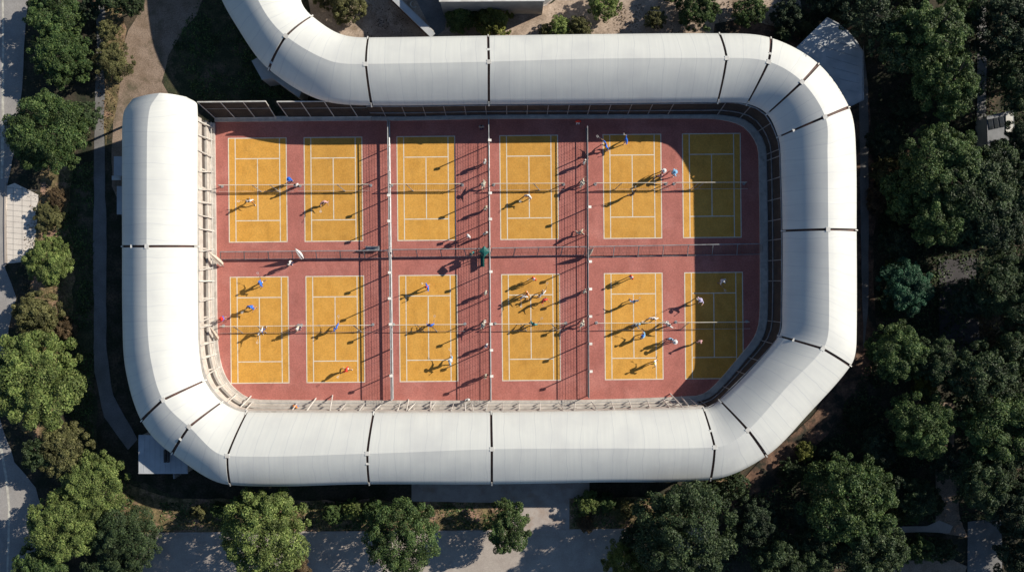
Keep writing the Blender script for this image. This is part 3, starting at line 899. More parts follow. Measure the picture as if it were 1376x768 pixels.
# ------------------------------------------------------------------ trees
def crown_mesh(name, seed, n, leaf, lobes=14, flat=.8, spread=.62):
    rr = random.Random(seed)
    LB = [(Vector((0,0,0)), .62)]
    for k in range(lobes):
        a = 2*math.pi*(k + rr.uniform(-.4,.4))/lobes * 2.4
        el = rr.uniform(-.25, 1.2)
        d = Vector((math.cos(a)*math.cos(el), math.sin(a)*math.cos(el), math.sin(el)))
        LB.append((d*spread*rr.uniform(.70, 1.22), rr.uniform(.16, .40)))
    # twiggy small clumps on the outline
    for k in range(lobes*5):
        a = rr.uniform(0, 2*math.pi); el = rr.uniform(-.3, 1.3)
        d = Vector((math.cos(a)*math.cos(el), math.sin(a)*math.cos(el), math.sin(el)))
        LB.append((d*rr.uniform(.78, 1.06), rr.uniform(.06, .15)))
    wts = [r*r for c, r in LB]
    vs = []; fs = []
    cnt = 0
    choices = rr.choices(range(len(LB)), wts, k=n*3)
    for li in choices:
        c, r = LB[li]
        d = Vector((rr.gauss(0,1), rr.gauss(0,1), rr.gauss(.35,1))).normalized()
        p = c + d*r*rr.uniform(.72, 1.08)
        inside = False
        for lj in range(0, lobes+1):
            if lj != li and (p-LB[lj][0]).length < LB[lj][1]*.78: inside = True; break
        if inside: continue
        nrm = (d*1.0 + Vector((rr.gauss(0,1), rr.gauss(0,1), rr.gauss(0.5,1)))*.75).normalized()
        tx = nrm.cross(Vector((rr.gauss(0,1), rr.gauss(0,1), rr.gauss(0,1)))).normalized()
        ty = nrm.cross(tx)
        s = leaf*rr.uniform(.55, 1.35)
        b = len(vs)
        q = Vector((p.x, p.y, p.z*flat))
        vs += [q-tx*s, q-ty*s*.55+nrm*s*.12, q+tx*s, q+ty*s*.55+nrm*s*.12]
        fs.append((b, b+1, b+2, b+3))
        cnt += 1
        if cnt >= n: break
    me = bpy.data.meshes.new(name)
    me.from_pydata([tuple(v) for v in vs], [], fs); me.update()
    me.materials.append(LEAF['mid'])
    return me
CR = {
 'L': [crown_mesh('crown_large', 11+i, 32000, .026, 26, .85, .66) for i in range(3)],
 'M': [crown_mesh('crown_medium', 21+i, 20000, .034, 20, .85, .62) for i in range(4)],
 'S': [crown_mesh('crown_small', 31+i, 7000, .052, 12, .8, .58) for i in range(3)],
 'T': [crown_mesh('crown_thin', 41+i, 5200, .05, 16, .8, .66) for i in range(2)],
}
def trunk_mesh(name, seed):
    rr = random.Random(seed)
    mb = MB()
    # unit: crown radius 1, crown centre at z=0, foot at z=-1
    mb.tube((0,0,-1.05), (.02,.01,-.45), .085, .06, 8)
    mb.tube((.02,.01,-.45), (0,0,.3), .06, .03, 7)
    for k in range(9):
        a = k*2.4+rr.random(); z0 = rr.uniform(-.6, .1)
        p = Vector((0,0,z0)); q = p+Vector((math.cos(a)*.35, math.sin(a)*.35, .28)); w = q+Vector((math.cos(a+.3)*.3, math.sin(a+.3)*.3, .2))
        mb.tube(p, q, .035, .022, 6); mb.tube(q, w, .022, .008, 5)
        w2 = q+Vector((math.cos(a-.7)*.25, math.sin(a-.7)*.25, .16)); mb.tube(q, w2, .016, .006, 5)
    me = bpy.data.meshes.new(name); me.from_pydata([tuple(v) for v in mb.v], [], mb.f); me.update()
    me.materials.append(M['bark'])
    return me
TR = [trunk_mesh('trunk', i) for i in range(3)]
tcount = [0]
def tree(u, v, rpx, kind, label, name='broadleaf_tree', cat='tree', group=None, sx=1, sy=1, rot=None, size=None, h=None, bark=None, zc=None):
    tcount[0] += 1
    i = tcount[0]
    vr = random.Random(i*13)
    if sx == 1 and sy == 1: sx = vr.uniform(.86, 1.10); sy = vr.uniform(.88, 1.10)
    r = rpx*K
    if zc is None:
        zc = r*.5+.25 if (u < 200 and cat == 'tree') else r*.85+.7
        if u < 200 and cat == 'tree' and h is None: h = r*.62
    p = W(u, v, zc)
    r *= (CAM_H-zc)/CAM_H
    size = size or ('L' if r > 3.6 else 'M' if r > 1.9 else 'S')
    root = empty(name, (p.x, p.y, 0), label, cat, group)
    me = CR[size][i % len(CR[size])]
    rot = rot if rot is not None else i*1.37
    o = bpy.data.objects.new('crown' if cat == 'tree' else 'foliage', me); col.objects.link(o); o.parent = root
    Mx = Matrix.Diagonal((sx, sy, 1, 1)) @ Matrix.Rotation(rot, 4, 'Z') @ Matrix.Diagonal((r, r, (h or r*.95), 1))
    o.matrix_local = Matrix.Translation((0, 0, zc)) @ Mx
    o.material_slots[0].link = 'OBJECT'; o.material_slots[0].material = LEAF[kind]
    t = bpy.data.objects.new('trunk' if cat == 'tree' else 'stem', TR[i % 3]); col.objects.link(t); t.parent = root
    t.location = (0, 0, zc); t.scale = (r*.8, r*.8, zc*.98)
    if bark: t.material_slots[0].link = 'OBJECT'; t.material_slots[0].material = bark
    return root

G1 = 'street trees along the left road'
tree(74, 22, 42, 'mid', 'tall mid green tree at the top left beside the road', group=G1, sx=.9)
tree(84, 78, 40, 'mid', 'mid green tree merging with the taller one at the top left road bend', group=G1)
tree(153, 82, 28, 'olive', 'round olive green tree standing alone between path and bare earth, upper left', group=G1)
tree(146, 42, 15, 'olive', 'small olive bush just above the round olive tree', 'bush', 'bush')
tree(66, 178, 56, 'mid', 'broad mid green tree shading the road above the cream paving', group=G1)
tree(112, 158, 24, 'dark', 'dark green small tree against the right side of the broad roadside tree', group=G1)
tree(65, 292, 23, 'olive', 'low olive shrub right of the cream paving', 'bush', 'bush', zc=.7, h=.8)
tree(76, 268, 14, 'dry', 'brownish shrub above the olive one beside the cream paving', 'bush', 'bush', zc=.5, h=.6)
tree(67, 350, 36, 'light', 'light green rounded tree below the cream paving', group=G1)
tree(52, 424, 33, 'olive', 'dull olive bushy tree between the light green rounded tree and the big bright one', group=G1, zc=1.6)
tree(88, 440, 15, 'dry', 'dry shrub on the verge edge in front of the big roadside tree', 'bush', 'bush', zc=.8)
tree(48, 508, 62, 'light', 'largest bright green tree at the left edge, halfway down', group=G1)
tree(6, 498, 26, 'mid', 'green tree cut by the left edge beside the largest bright one', group=G1)
tree(86, 604, 40, 'olive', 'dull olive tree below the largest bright green tree', group=G1)
tree(52, 610, 24, 'dark', 'dark bush on the road side of the dull olive tree', 'bush', 'bush')
tree(128, 655, 46, 'light', 'light green tree near the lower left annex', group=G1)
tree(88, 705, 52, 'light', 'light green spreading tree in the lower left above the road shadow', group=G1)
tree(55, 765, 38, 'mid', 'green tree cut by the bottom edge at far left', group=G1)
tree(172, 722, 47, 'dark', 'dark dense tree at the left end of the lower path', group=G1)
tree(150, 775, 38, 'dark', 'dark tree cut by the bottom edge next to the lower path', group=G1)
G2 = 'trees along the lower path'
tree(358, 716, 55, 'light', 'big light green tree at the left of the lower path', group=G2, sy=1.08)
tree(540, 720, 47, 'mid', 'round mid green tree casting shade on the middle of the lower path', group=G2, sy=1.1)
tree(682, 707, 33, 'mid', 'small round green tree beside the concrete apron', group=G2)
tree(918, 712, 64, 'dark', 'very large dark green tree at the right of the lower path', group=G2)
tree(862, 726, 30, 'dark', 'dark tree on the left flank of the very large dark one', group=G2)
tree(838, 752, 30, 'yellow', 'yellow green bush at the bottom edge left of the very large dark tree', 'bush', 'bush')
tree(878, 768, 26, 'yellow', 'yellow tinged bush at the bottom edge under the very large dark tree', 'bush', 'bush')
tree(398, 770, 26, 'dry', 'brownish bush at the bottom edge right of the big light green tree', 'bush', 'bush')
G3 = 'shrubs on the verge between canopy and lower path'
for (u, v, r, k, lab) in ((448,688,17,'mid','shrub on the lower verge nearest the big light green tree'),
    (474,684,16,'light','lighter shrub on the lower verge, second from the big light green tree'),
    (500,686,17,'mid','shrub on the lower verge touching the round mid green tree'),
    (268,688,13,'olive','small olive shrub alone on the reddish verge below the annex'),
    (294,684,12,'mid','small green shrub on the verge right of the lone olive one'),
    (322,680,16,'light','bright shrub at the top of the big light green tree'),
    (788,676,17,'light','light shrub just right of the concrete apron'),
    (815,674,14,'mid','green shrub second to the right of the concrete apron'),
    (836,684,15,'olive','olive shrub third to the right of the concrete apron'),
    (788,702,12,'dry','dry brown tuft beside the corner of the concrete apron'),
    (940,664,20,'dark','dark shrub close under the last straight canopy panel'),
    (985,655,24,'dark','dark shrub under the lower right bend of the canopy')):
    tree(u, v, r, k, lab, 'shrub', 'shrub', G3, zc=max(.8, r*K*.7))
G4 = 'trees of the wood on the right'
for (u, v, r, k, lab) in (
    (1046,752,38,'dark','dark tree at the bottom edge right of the very large lower tree'),
    (1010,700,34,'pine','deep green tree filling the gap beside the very large lower tree'),
    (1138,672,62,'mid','huge bushy green tree below the diagonal canopy'),
    (1168,735,46,'dark','dark tree leaning on the huge bushy one near the bottom edge'),
    (1095,738,34,'dark','dark tree at the bottom, left of the huge bushy one'),
    (1230,668,28,'dark','rounded dark tree just above the pale side path'),
    (1205,655,22,'pine','small deep green tree between the huge bushy one and the rounded dark one'),
    (1236,570,48,'mid','greyish green round tree right of the diagonal canopy'),
    (1206,474,42,'mid','green tree facing the right bend of the canopy, on the lower side'),
    (1258,484,32,'dark','dark tree right beside the one facing the right canopy bend'),
    (1215,386,34,'blue','blue green fluffy tree standing alone in deep shade'),
    (1205,330,24,'pine','deep green tree above the blue green fluffy one'),
    (1264,226,54,'mid','big green tree in the middle of the right wood, upper of three'),
    (1306,262,58,'dark','biggest dark tree in the middle of the right wood'),
    (1258,292,44,'mid','green tree in the middle of the right wood, lower of three'),
    (1228,262,40,'mid','green tree on the canopy side of the giant one'),
    (1338,232,44,'dark','dark tree between the giant one and the shed'),
    (1330,300,46,'pine','deep green tree below right of the giant one'),
    (1246,48,48,'mid','green tree at the top right, left of the shaded footpath'),
    (1272,112,44,'mid','green tree bulging towards the footpath at upper right'),
    (1208,58,36,'dark','dark tree right of the angular annex'),
    (1225,140,26,'pine','small deep green tree below the dark one right of the annex'),
    (1292,16,26,'mid','green tree top at the upper edge left of the footpath'),
    (1352,36,46,'pine','deep green tree in the very top right corner'),
    (1372,110,40,'dark','dark tree cut by the right edge above the shed'),
    (1374,184,28,'pine','small deep green tree squeezed between shed and right edge'),
    (1352,384,48,'dark','dark tree at the right edge, level with the blue green one'),
    (1300,402,26,'pine','deep green tree left of the bare grey one'),
    (1362,470,42,'dark','dark tree at the right edge just below the bare grey one'),
    (1318,506,46,'dark','dark bushy tree right of the shaded pavement'),
    (1345,574,54,'mid','large green tree at the right edge, lower half'),
    (1322,644,44,'dark','dark tree beside the sunlit dirt track'),
    (1368,680,42,'pine','deep green tree in the lower right, touching the edge'),
    (1372,752,36,'pine','deep green tree in the bottom right corner'),
    (1085,690,26,'pine','deep green small tree below the diagonal canopy'),
    (1180,600,26,'pine','deep green tree between the diagonal canopy and the greyish round tree'),
    (1165,20,34,'pine','deep green tree above the angular annex'),
    (1190,190,26,'pine','deep green tree beside the red earth path, upper right'),
    (1270,620,24,'pine','small deep green tree at the top of the sunlit dirt track')):
    tall = (u > 1250) or (v < 130 and u > 1150)
    rm = r*K
    tree(u, v, r, k, lab, group=G4, size=('T' if (u, v) in ((1208, 58), (1165, 20)) else None), h=(min(rm*.85, 3.6) if u > 1200 else None),
         zc=(min(rm*.6+2.6, 4.9) + (1.6 if v < 130 else 0) + (1.0 if (u, v) == (1374, 184) else 0)) if tall else min(rm*.85+.7, 3.8))
tree(1340, 428, 36, 'dry', 'bare grey twiggy tree at the right edge', group=G4, size='T', bark=M['greybark'])
G5 = 'low bushes in the undergrowth of the right wood'
for (u, v, r, k, lab) in (
    (1192,232,22,'olive','olive bush by the red earth path on the right'),
    (1180,268,17,'dry','dry bush at the end of the red earth path'),
    (1200,296,18,'dark','dark bush above the gap in the right wood'),
    (1196,412,15,'dark','dark bush under the blue green tree'),
    (1200,360,13,'yellow','yellowish bush at the upper left of the blue green tree'),
    (1240,520,18,'yellow','bright yellow green bush above the greyish round tree'),
    (1082,605,13,'yellow','bright bush isolated below the diagonal canopy'),
    (1062,634,18,'dark','dark bush close to the diagonal canopy'),
    (1110,610,18,'pine','deep green bush right of the isolated bright bush'),
    (1150,560,17,'pine','deep green bush on the red earth near the diagonal canopy'),
    (1210,738,22,'mid','hedge bush below the pale side path, left end'),
    (1238,736,22,'mid','hedge bush below the pale side path, middle'),
    (1266,738,18,'dark','hedge bush below the pale side path, right end'),
    (1220,690,17,'mid','green bush bordering the pale side path'),
    (1200,690,15,'olive','olive bush bordering the pale side path'),
    (1255,678,14,'dark','dark bush at the junction of pale path and dirt track')):
    tree(u, v, r, k, lab, 'bush', 'bush', G5, zc=max(.7, r*K*.6))
G6 = 'bushes north of the canopy'
for (u, v, r, k, lab) in (
    (466,4,30,'olive','olive bushy tree at the top edge above the sandy ground'),
    (436,-6,20,'olive','olive bush at the top edge beside the canopy bend'),
    (618,26,20,'light','bright bush with upright shoots left of the pavement bend'),
    (642,18,12,'yellow','small yellow green bush between the two brighter ones at the top'),
    (665,30,23,'yellow','yellow green bush in front of the roofed building'),
    (752,38,16,'light','low bush touching the canopy right of the middle slot'),
    (778,38,17,'olive','low olive bush second right of the middle slot'),
    (732,42,9,'olive','tiny bush touching the canopy by the curved kerb'),
    (812,6,22,'light','bush at the top edge above the sandy ground'),
    (880,25,17,'olive','rounded olive bush in the middle of the upper sandy strip'),
    (938,14,28,'mid','larger green tree at the top edge of the sandy strip'),
    (1006,16,23,'mid','green bush at the top edge left of the dark corner'),
    (912,-14,22,'mid','green bush half outside the top edge'),
    (1060,22,22,'pine','deep green bush in the dark corner before the annex'),
    (1052,44,14,'dark','dark bush hugging the canopy bend before the annex'),
    (1080,40,13,'olive','olive bush at the corner of the angular annex'),
    (1110,6,28,'pine','deep green tree above the annex corner')):
    tree(u, v, r, k, lab, 'bush', 'bush', G6, zc=max(.8, r*K*.75))
G7 = 'bushes in the shade at the top left'
for (u, v, r, k, lab) in (
    (178,6,18,'dark','dark bush at the top edge above the bare earth'),
    (150,-4,22,'dark','dark bush at the top edge beside the left path'),
    (122,10,16,'pine','deep green bush at the top edge by the roadside trees')):
    tree(u, v, r, k, lab, 'bush', 'bush', G7)
# trees outside the frame whose shade the wood and the roofs lie in
for (u, v, r, k, lab) in ((1415,60,60,'pine','deep green tree beyond the right edge, near the top'),(1425,230,60,'pine','deep green tree beyond the right edge, by the shed'),
    (1420,390,60,'pine','deep green tree beyond the right edge, halfway down'),(1430,560,64,'pine','deep green tree beyond the right edge, lower half'),(1430,700,60,'pine','deep green tree beyond the right edge, near the bottom'),
    (1210,-40,50,'pine','deep green tree beyond the top edge near the annex'),(1300,-45,50,'pine','deep green tree beyond the top edge by the footpath')):
    tree(u, v, r, k, lab, group=G4)

# undergrowth nobody could count
def undergrowth(name, polys, n, s, m, seed, zmax=.5):
    rr = random.Random(seed)
    vs = []; fs = []
    def inside(p, poly):
        c = False
        for i in range(len(poly)):
            x1, y1 = poly[i]; x2, y2 = poly[i-1]
            if (y1 > p[1]) != (y2 > p[1]) and p[0] < (x2-x1)*(p[1]-y1)/(y2-y1)+x1: c = not c
        return c
    areas = []
    for poly in polys:
        xs = [p[0] for p in poly]; ys = [p[1] for p in poly]
        areas.append((max(xs)-min(xs))*(max(ys)-min(ys)))
    for poly in rr.choices(polys, areas, k=n):
        xs = [p[0] for p in poly]; ys = [p[1] for p in poly]
        u, v = rr.uniform(min(xs), max(xs)), rr.uniform(min(ys), max(ys))
        if not inside((u, v), poly): continue
        p = W(u, v)
        dn = mnoise.noise(Vector((p.x*.28, p.y*.28, seed))) + .5*mnoise.noise(Vector((p.x*.9, p.y*.9, seed+5)))
        if dn < rr.uniform(-.45, .25): continue
        p.z = rr.uniform(.08, zmax)*(.5+max(0, dn))
        nrm = Vector((rr.gauss(0,.6), rr.gauss(0,.6), 1)).normalized()
        tx = nrm.cross(Vector((rr.gauss(0,1), rr.gauss(0,1), .1))).normalized(); ty = nrm.cross(tx)
        q = s*rr.uniform(.5, 1.3); b = len(vs)
        vs += [p-tx*q, p-ty*q*.5, p+tx*q, p+ty*q*.5]; fs.append((b,b+1,b+2,b+3))
    me = bpy.data.meshes.new(name); me.from_pydata([tuple(v) for v in vs], [], fs); me.update(); me.materials.append(m)
    o = bpy.data.objects.new(name, me); col.objects.link(o)
    return o
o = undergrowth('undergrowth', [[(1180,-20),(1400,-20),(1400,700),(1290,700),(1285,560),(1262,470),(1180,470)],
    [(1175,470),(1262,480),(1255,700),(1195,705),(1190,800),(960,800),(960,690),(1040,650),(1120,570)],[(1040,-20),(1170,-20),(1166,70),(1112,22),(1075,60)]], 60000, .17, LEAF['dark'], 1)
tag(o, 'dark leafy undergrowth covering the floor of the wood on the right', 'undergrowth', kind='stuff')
o = undergrowth('ground_cover', [[(80,230),(126,215),(126,600),(175,650),(190,700),(100,700),(90,560),(72,400)],
    [(232,60),(290,-40),(345,-60),(400,90),(500,130),(262,134)],[(215,674),(685,675),(685,709),(215,712)],[(768,672),(960,660),(960,706),(768,708)]], 52000, .13, LEAF['mid'], 2, .22)
tag(o, 'patchy low ground cover and grass tufts on the verges around the canopy', 'ground cover', kind='stuff')
o = undergrowth('dry_tufts', [[(40,200),(98,205),(92,420),(60,620),(20,560)],[(215,674),(685,675),(685,709),(215,712)],[(768,672),(960,672),(960,706),(768,708)],
    [(120,-20),(165,-20),(168,60),(150,190),(135,180)],[(420,0),(530,0),(560,50),(470,50)],[(740,10),(1060,0),(1060,45),(740,46)]], 16000, .10, LEAF['dry'], 3, .14)
tag(o, 'brown dry grass tufts on the bare and sandy patches of ground', 'grass', kind='stuff')
# shaded top left corner: the canopy arm and the added wall block the sun

# ------------------------------------------------------------------ people
def skin_mesh(name, chains, subdiv=1):
    """chains: list of lists of (x,y,z,r) or ints that refer to an earlier vertex"""
    vs = []; es = []; rad = []
    names = {}
    for ch in chains:
        prev = None
        for item in ch:
            if isinstance(item, str):
                idx = names[item]
            else:
                nm = item[4] if len(item) > 4 else None
                idx = len(vs); vs.append(item[:3]); rad.append(item[3])
                if nm: names[nm] = idx
            if prev is not None: es.append((prev, idx))
            prev = idx
    me = bpy.data.meshes.new(name+'_skeleton'); me.from_pydata(vs, es, [])
    ob = bpy.data.objects.new(name+'_skeleton', me); col.objects.link(ob)
    sk = ob.modifiers.new('skin', 'SKIN')
    sk.use_smooth_shade = True
    lay = me.skin_vertices[0].data
    for i, r in enumerate(rad):
        rr_ = r if isinstance(r, tuple) else (r, r)
        lay[i].radius = rr_
        lay[i].use_root = (i == 0)
    sb = ob.modifiers.new('sub', 'SUBSURF'); sb.levels = subdiv; sb.render_levels = subdiv
    dg = bpy.context.evaluated_depsgraph_get(); dg.update()
    out = bpy.data.meshes.new_from_object(ob.evaluated_get(dg))
    out.name = name
    bpy.data.objects.remove(ob); bpy.data.meshes.remove(me)
    for p in out.polygons: p.use_smooth = True
    out.materials.clear()
    return out

def V(*a): return Vector(a)
def limb2(a, b, la, lb, bend):
    """elbow or knee position between a and b, bent towards 'bend'"""
    d = (b-a); L_ = min(d.length, (la+lb)*.999); d = d.normalized(); b2 = a + d*L_
    x = (la*la - lb*lb + L_*L_)/(2*L_); h = math.sqrt(max(0, la*la-x*x))
    bn = (bend - d*bend.dot(d)).normalized()
    return a + d*x + bn*h, b2

def pose_meshes(name, pz, lean, feet, hands, head_turn=(0,0)):
    pel = V(0, 0, pz)
    ch = pel + V(lean[0]*.45, lean[1]*.45, .40)
    nk = pel + V(lean[0]*.62, lean[1]*.62, .55)
    hd = nk + V(lean[0]*.10+head_turn[0], lean[1]*.10+.02+head_turn[1], .15)
    top = hd + V(0, 0, .09)
    J = {}
    chains = [[(*pel, .13, 'pel'), (*(pel.lerp(ch,.5)), .12, 'mid'), (*ch, (.15,.12), 'ch'), (*nk, .055, 'nk'), (*(nk+V(0,.005,.05)), .052), (*hd, .082), (*top, .072)],]
    chains.append([(*(hd+V(0,.07,-.01)), .02), (*(hd+V(0,.105,-.03)), .012)])      # nose
    for s_ in (-1, 1): chains.append([(*(hd+V(s_*.07,.0,-.01)), .02), (*(hd+V(s_*.098,-.01,0)), .016)])
    arms = []
    for s_, hpos in zip((-1, 1), hands):
        sh = ch + V(s_*.185, 0, .07)
        el, wr = limb2(sh, V(*hpos), .29, .26, V(s_*.4, -.6, -.5))
        fd = (wr-el).normalized()
        arms.append((sh, el, wr, fd))
        pn = 'palm%d' % s_
        c = ['ch', (*sh, .062), (*(sh.lerp(el,.5)), .048), (*el, .038), (*(el.lerp(wr,.5)), .036), (*wr, .026), (*(wr+fd*.07), (.036,.02), pn)]
        chains.append(c)
        side = fd.cross(V(0,0,1)); side = side.normalized() if side.length > .1 else V(1,0,0)
        dn = side.cross(fd).normalized()
        for k, (o_, ln) in enumerate(((-.03,.06),(-.01,.072),(.011,.068),(.031,.052))):
            b_ = wr+fd*.095+side*o_
            chains.append([pn, (*b_, .010), (*(b_+fd*ln*.55-dn*.012), .009), (*(b_+fd*ln*.85-dn*.04), .008)])
        b_ = wr+fd*.045-side*.035*s_
        chains.append([pn, (*b_, .012), (*(b_+fd*.03-side*.02*s_-dn*.01), .010), (*(b_+fd*.055-side*.015*s_-dn*.03), .009)])
    legs = []
    for s_, f in zip((-1, 1), feet):
        hp = pel + V(s_*.095, 0, -.05)
        ank = V(f[0], f[1], f[2] if len(f) > 2 else .085)
        kn, an = limb2(hp, ank, .44, .43, V(s_*.1, 1, 0))
        toe = V(f[3], f[4], 0) if len(f) > 4 else V(s_*.15, 1, 0)
        toe = toe.normalized()
        legs.append((hp, kn, an, toe))
        chains.append(['pel', (*hp, .098), (*(hp.lerp(kn,.5)), .075), (*kn, .055), (*(kn.lerp(an,.4)), .056), (*an, .038), (*(an+toe*.08-V(0,0,.045)), .035), (*(an+toe*.16-V(0,0,.052)), .028)])
    body = skin_mesh('body', chains)
    # clothes: the same skeleton a little thicker
    sh_ch = [[(*(pel+V(0,0,-.02)), .152, 'p'), (*(pel.lerp(ch,.5)), .142), (*ch, (.172,.142), 'ch'), (*(nk-V(0,0,.02)), .075)]]
    for (sh, el, wr, fd) in arms: sh_ch.append(['ch', (*sh, .092), (*el, .072), (*(el.lerp(wr,.45)), .058)])
    shirt = skin_mesh('shirt', sh_ch)
    so = [[(*(pel+V(0,0,.05)), .146, 'p'), (*(pel+V(0,0,-.02)), .15, 'q')]]
    lo_ = [[(*(pel+V(0,0,.05)), .146, 'p'), (*(pel+V(0,0,-.02)), .15, 'q')]]
    for (hp, kn, an, toe) in legs:
        so.append(['q', (*hp, .112), (*(hp.lerp(kn,.72)), .088)])
        lo_.append(['q', (*hp, .112), (*(hp.lerp(kn,.6)), .085), (*kn, .07), (*(kn.lerp(an,.5)), .066), (*(kn.lerp(an,.93)), .052)])
    shorts = skin_mesh('shorts', so); trousers = skin_mesh('trousers', lo_)
    shoes = []
    for (hp, kn, an, toe) in legs:
        shoes.append(skin_mesh('shoe', [[(*(an-toe*.03-V(0,0,.035)), .046), (*(an+toe*.06-V(0,0,.042)), .048), (*(an+toe*.17-V(0,0,.052)), .036)]]))
    mb = MB(); mb.lathe(hd+V(0,-.012,.012), [(.094,-.02),(.098,.03),(.085,.07),(.055,.10),(.0,.112)], 14)
    hm = bpy.data.meshes.new('hair'); hm.from_pydata([tuple(v) for v in mb.v], [], mb.f); hm.update()
    for p in hm.polygons: p.use_smooth = True
    mb = MB(); mb.lathe(hd+V(0,-.005,.045), [(.23,-.03),(.235,-.022),(.115,.005),(.10,.06),(.06,.085),(.0,.09)], 18)
    ht = bpy.data.meshes.new('hat'); ht.from_pydata([tuple(v) for v in mb.v], [], mb.f); ht.update()
    mb = MB(); mb.lathe(hd+V(0,-.01,.03), [(.103,-.01),(.104,.04),(.085,.08),(.0,.105)], 14)
    mb.add([hd+V(-.075,.06,.035), hd+V(.075,.06,.035), hd+V(.06,.19,.025), hd+V(-.06,.19,.025), hd+V(-.075,.06,.045), hd+V(.075,.06,.045), hd+V(.06,.19,.035), hd+V(-.06,.19,.035)],
           [(3,2,1,0),(4,5,6,7),(0,1,5,4),(1,2,6,5),(2,3,7,6),(3,0,4,7)])
    cp = bpy.data.meshes.new('cap'); cp.from_pydata([tuple(v) for v in mb.v], [], mb.f); cp.update()
    return dict(body=body, shirt=shirt, shorts=shorts, trousers=trousers, shoes=shoes, hair=hm, hat=ht, cap=cp, hand=arms[1][2]+arms[1][3]*.10, hdir=arms[1][3], head=hd)

POSE = {
 'stand': pose_meshes('stand', .93, (0,.02), [(-.11,0),(.11,.02)], [(-.27,.10,.80),(.27,.12,.82)]),
 'ready': pose_meshes('ready', .80, (0,.28), [(-.30,-.05),(.32,.06)], [(-.36,.42,.98),(.40,.48,1.10)]),
 'serve': pose_meshes('serve', .90, (.04,.10), [(-.20,.22),(.16,-.22)], [(-.38,.40,1.45),(.42,.02,1.82)]),
 'run':   pose_meshes('run', .84, (0,.26), [(-.14,.42),(.13,-.44,.16,0,.8)], [(-.44,.30,1.05),(.50,-.18,1.15)]),
 'reach': pose_meshes('reach', .82, (.18,.16), [(-.34,-.10),(.38,.22)], [(-.52,-.05,1.20),(.72,.34,1.22)]),
}
def plain(name, c, rough=.8):
    return mat(name, c, tuple(x*.8 for x in c), 6, rough, 3)
CL = {k: plain(k+'_cloth', c) for k, c in dict(
    white=(.78,.78,.77), blue=(.02,.17,.75), lightblue=(.28,.58,.85), red=(.80,.05,.03), navy=(.02,.03,.10), purple=(.20,.10,.42),
    cream=(.66,.60,.48), pink=(.72,.42,.42), black=(.02,.02,.022), teal=(.02,.26,.26), grey=(.30,.31,.32), yellow=(.80,.60,.06), orange=(.75,.24,.04), lilac=(.55,.50,.70)).items()}
SKIN = [plain('skin_fair', (.52,.31,.22), .6), plain('skin_tan', (.36,.20,.13), .6), plain('skin_brown', (.16,.085,.055), .6)]
HAIR = [plain('hair_dark', (.015,.012,.010), .6), plain('hair_brown', (.07,.035,.018), .6), plain('hair_fair', (.32,.21,.10), .6)]

def racket_mesh():
    mb = MB()
    n = 16
    for k in range(n):
        a0, a1 = 2*math.pi*k/n, 2*math.pi*(k+1)/n
        f = lambda a: Vector((.105*math.cos(a), 0, .50+.135*math.sin(a)))
        mb.tube(f(a0), f(a1), .008, n=5)
    mb.tube((0,0,.13), (0,0,.37), .006, n=5)
    return mb
RK = racket_mesh(); rme = bpy.data.meshes.new('racket'); rme.from_pydata([tuple(v) for v in RK.v], [], RK.f); rme.materials.append(CL['white'])
mb = MB(); mb.tube((0,0,-.06), (0,0,.13), .016, n=7); gme = bpy.data.meshes.new('grip'); gme.from_pydata([tuple(v) for v in mb.v], [], mb.f); gme.materials.append(CL['black'])
mb = MB()
for k in range(-4, 5):
    x = k*.023; h = .135*math.sqrt(max(0, 1-(x/.105)**2)); mb.tube((x,0,.50-h), (x,0,.50+h), .0015, n=3)
for k in range(-5, 6):
    z = k*.024; h = .105*math.sqrt(max(0, 1-(z/.135)**2)); mb.tube((-h,0,.50+z), (h,0,.50+z), .0015, n=3)
sme = bpy.data.meshes.new('strings'); sme.from_pydata([tuple(v) for v in mb.v], [], mb.f); sme.materials.append(CL['white'])
npers = [0]
PS = 1.02
def person(u, v, pose, face, shirt, bottom, label, head='hair', hc=None, long_=False, racket=None, group='people on and beside the courts', z=None, rcol='white'):
    i = npers[0]; npers[0] += 1
    p = W(u, v, 1.3); z = FZ+.004 if z is None else z
    root = empty('person', (p.x, p.y, z), label, 'person', group, rz=R(face))
    root.scale = (PS, PS, PS)
    P = POSE[pose]
    def put(n, me, m):
        o = bpy.data.objects.new(n, me); col.objects.link(o); o.parent = root
        if not me.materials: me.materials.append(m)
        o.material_slots[0].link = 'OBJECT'; o.material_slots[0].material = m
        return o
    put('body', P['body'], SKIN[(i*7) % 3 if (i*7) % 5 else 0])
    put('shirt', P['shirt'], CL[shirt])
    put('trousers' if long_ else 'shorts', P['trousers'] if long_ else P['shorts'], CL[bottom])
    for s_ in P['shoes']: put('shoe', s_, CL['white'] if i % 3 else CL['navy'])
    if head == 'hair': put('hair', P['hair'], HAIR[hc if hc is not None else i % 3])
    else: put(head, P[head], CL[hc or 'white'])
    if racket:
        Mr = Matrix.Translation((p.x, p.y, z)) @ Matrix.Rotation(R(face), 4, 'Z')
        h = Mr @ (P['hand']*PS)
        d = (Mr.to_3x3() @ (P['hdir']+Vector((.15,.3,.35)))).normalized()
        r_ = bpy.data.objects.new('racket', rme); col.objects.link(r_)
        r_.matrix_world = Matrix.Translation(h) @ d.to_track_quat('Z', 'Y').to_matrix().to_4x4()
        tag(r_, racket, 'racket', 'rackets held by the players')
        for n, me in (('grip', gme), ('strings', sme)):
            q = bpy.data.objects.new(n, me); col.objects.link(q); q.parent = r_
    return root

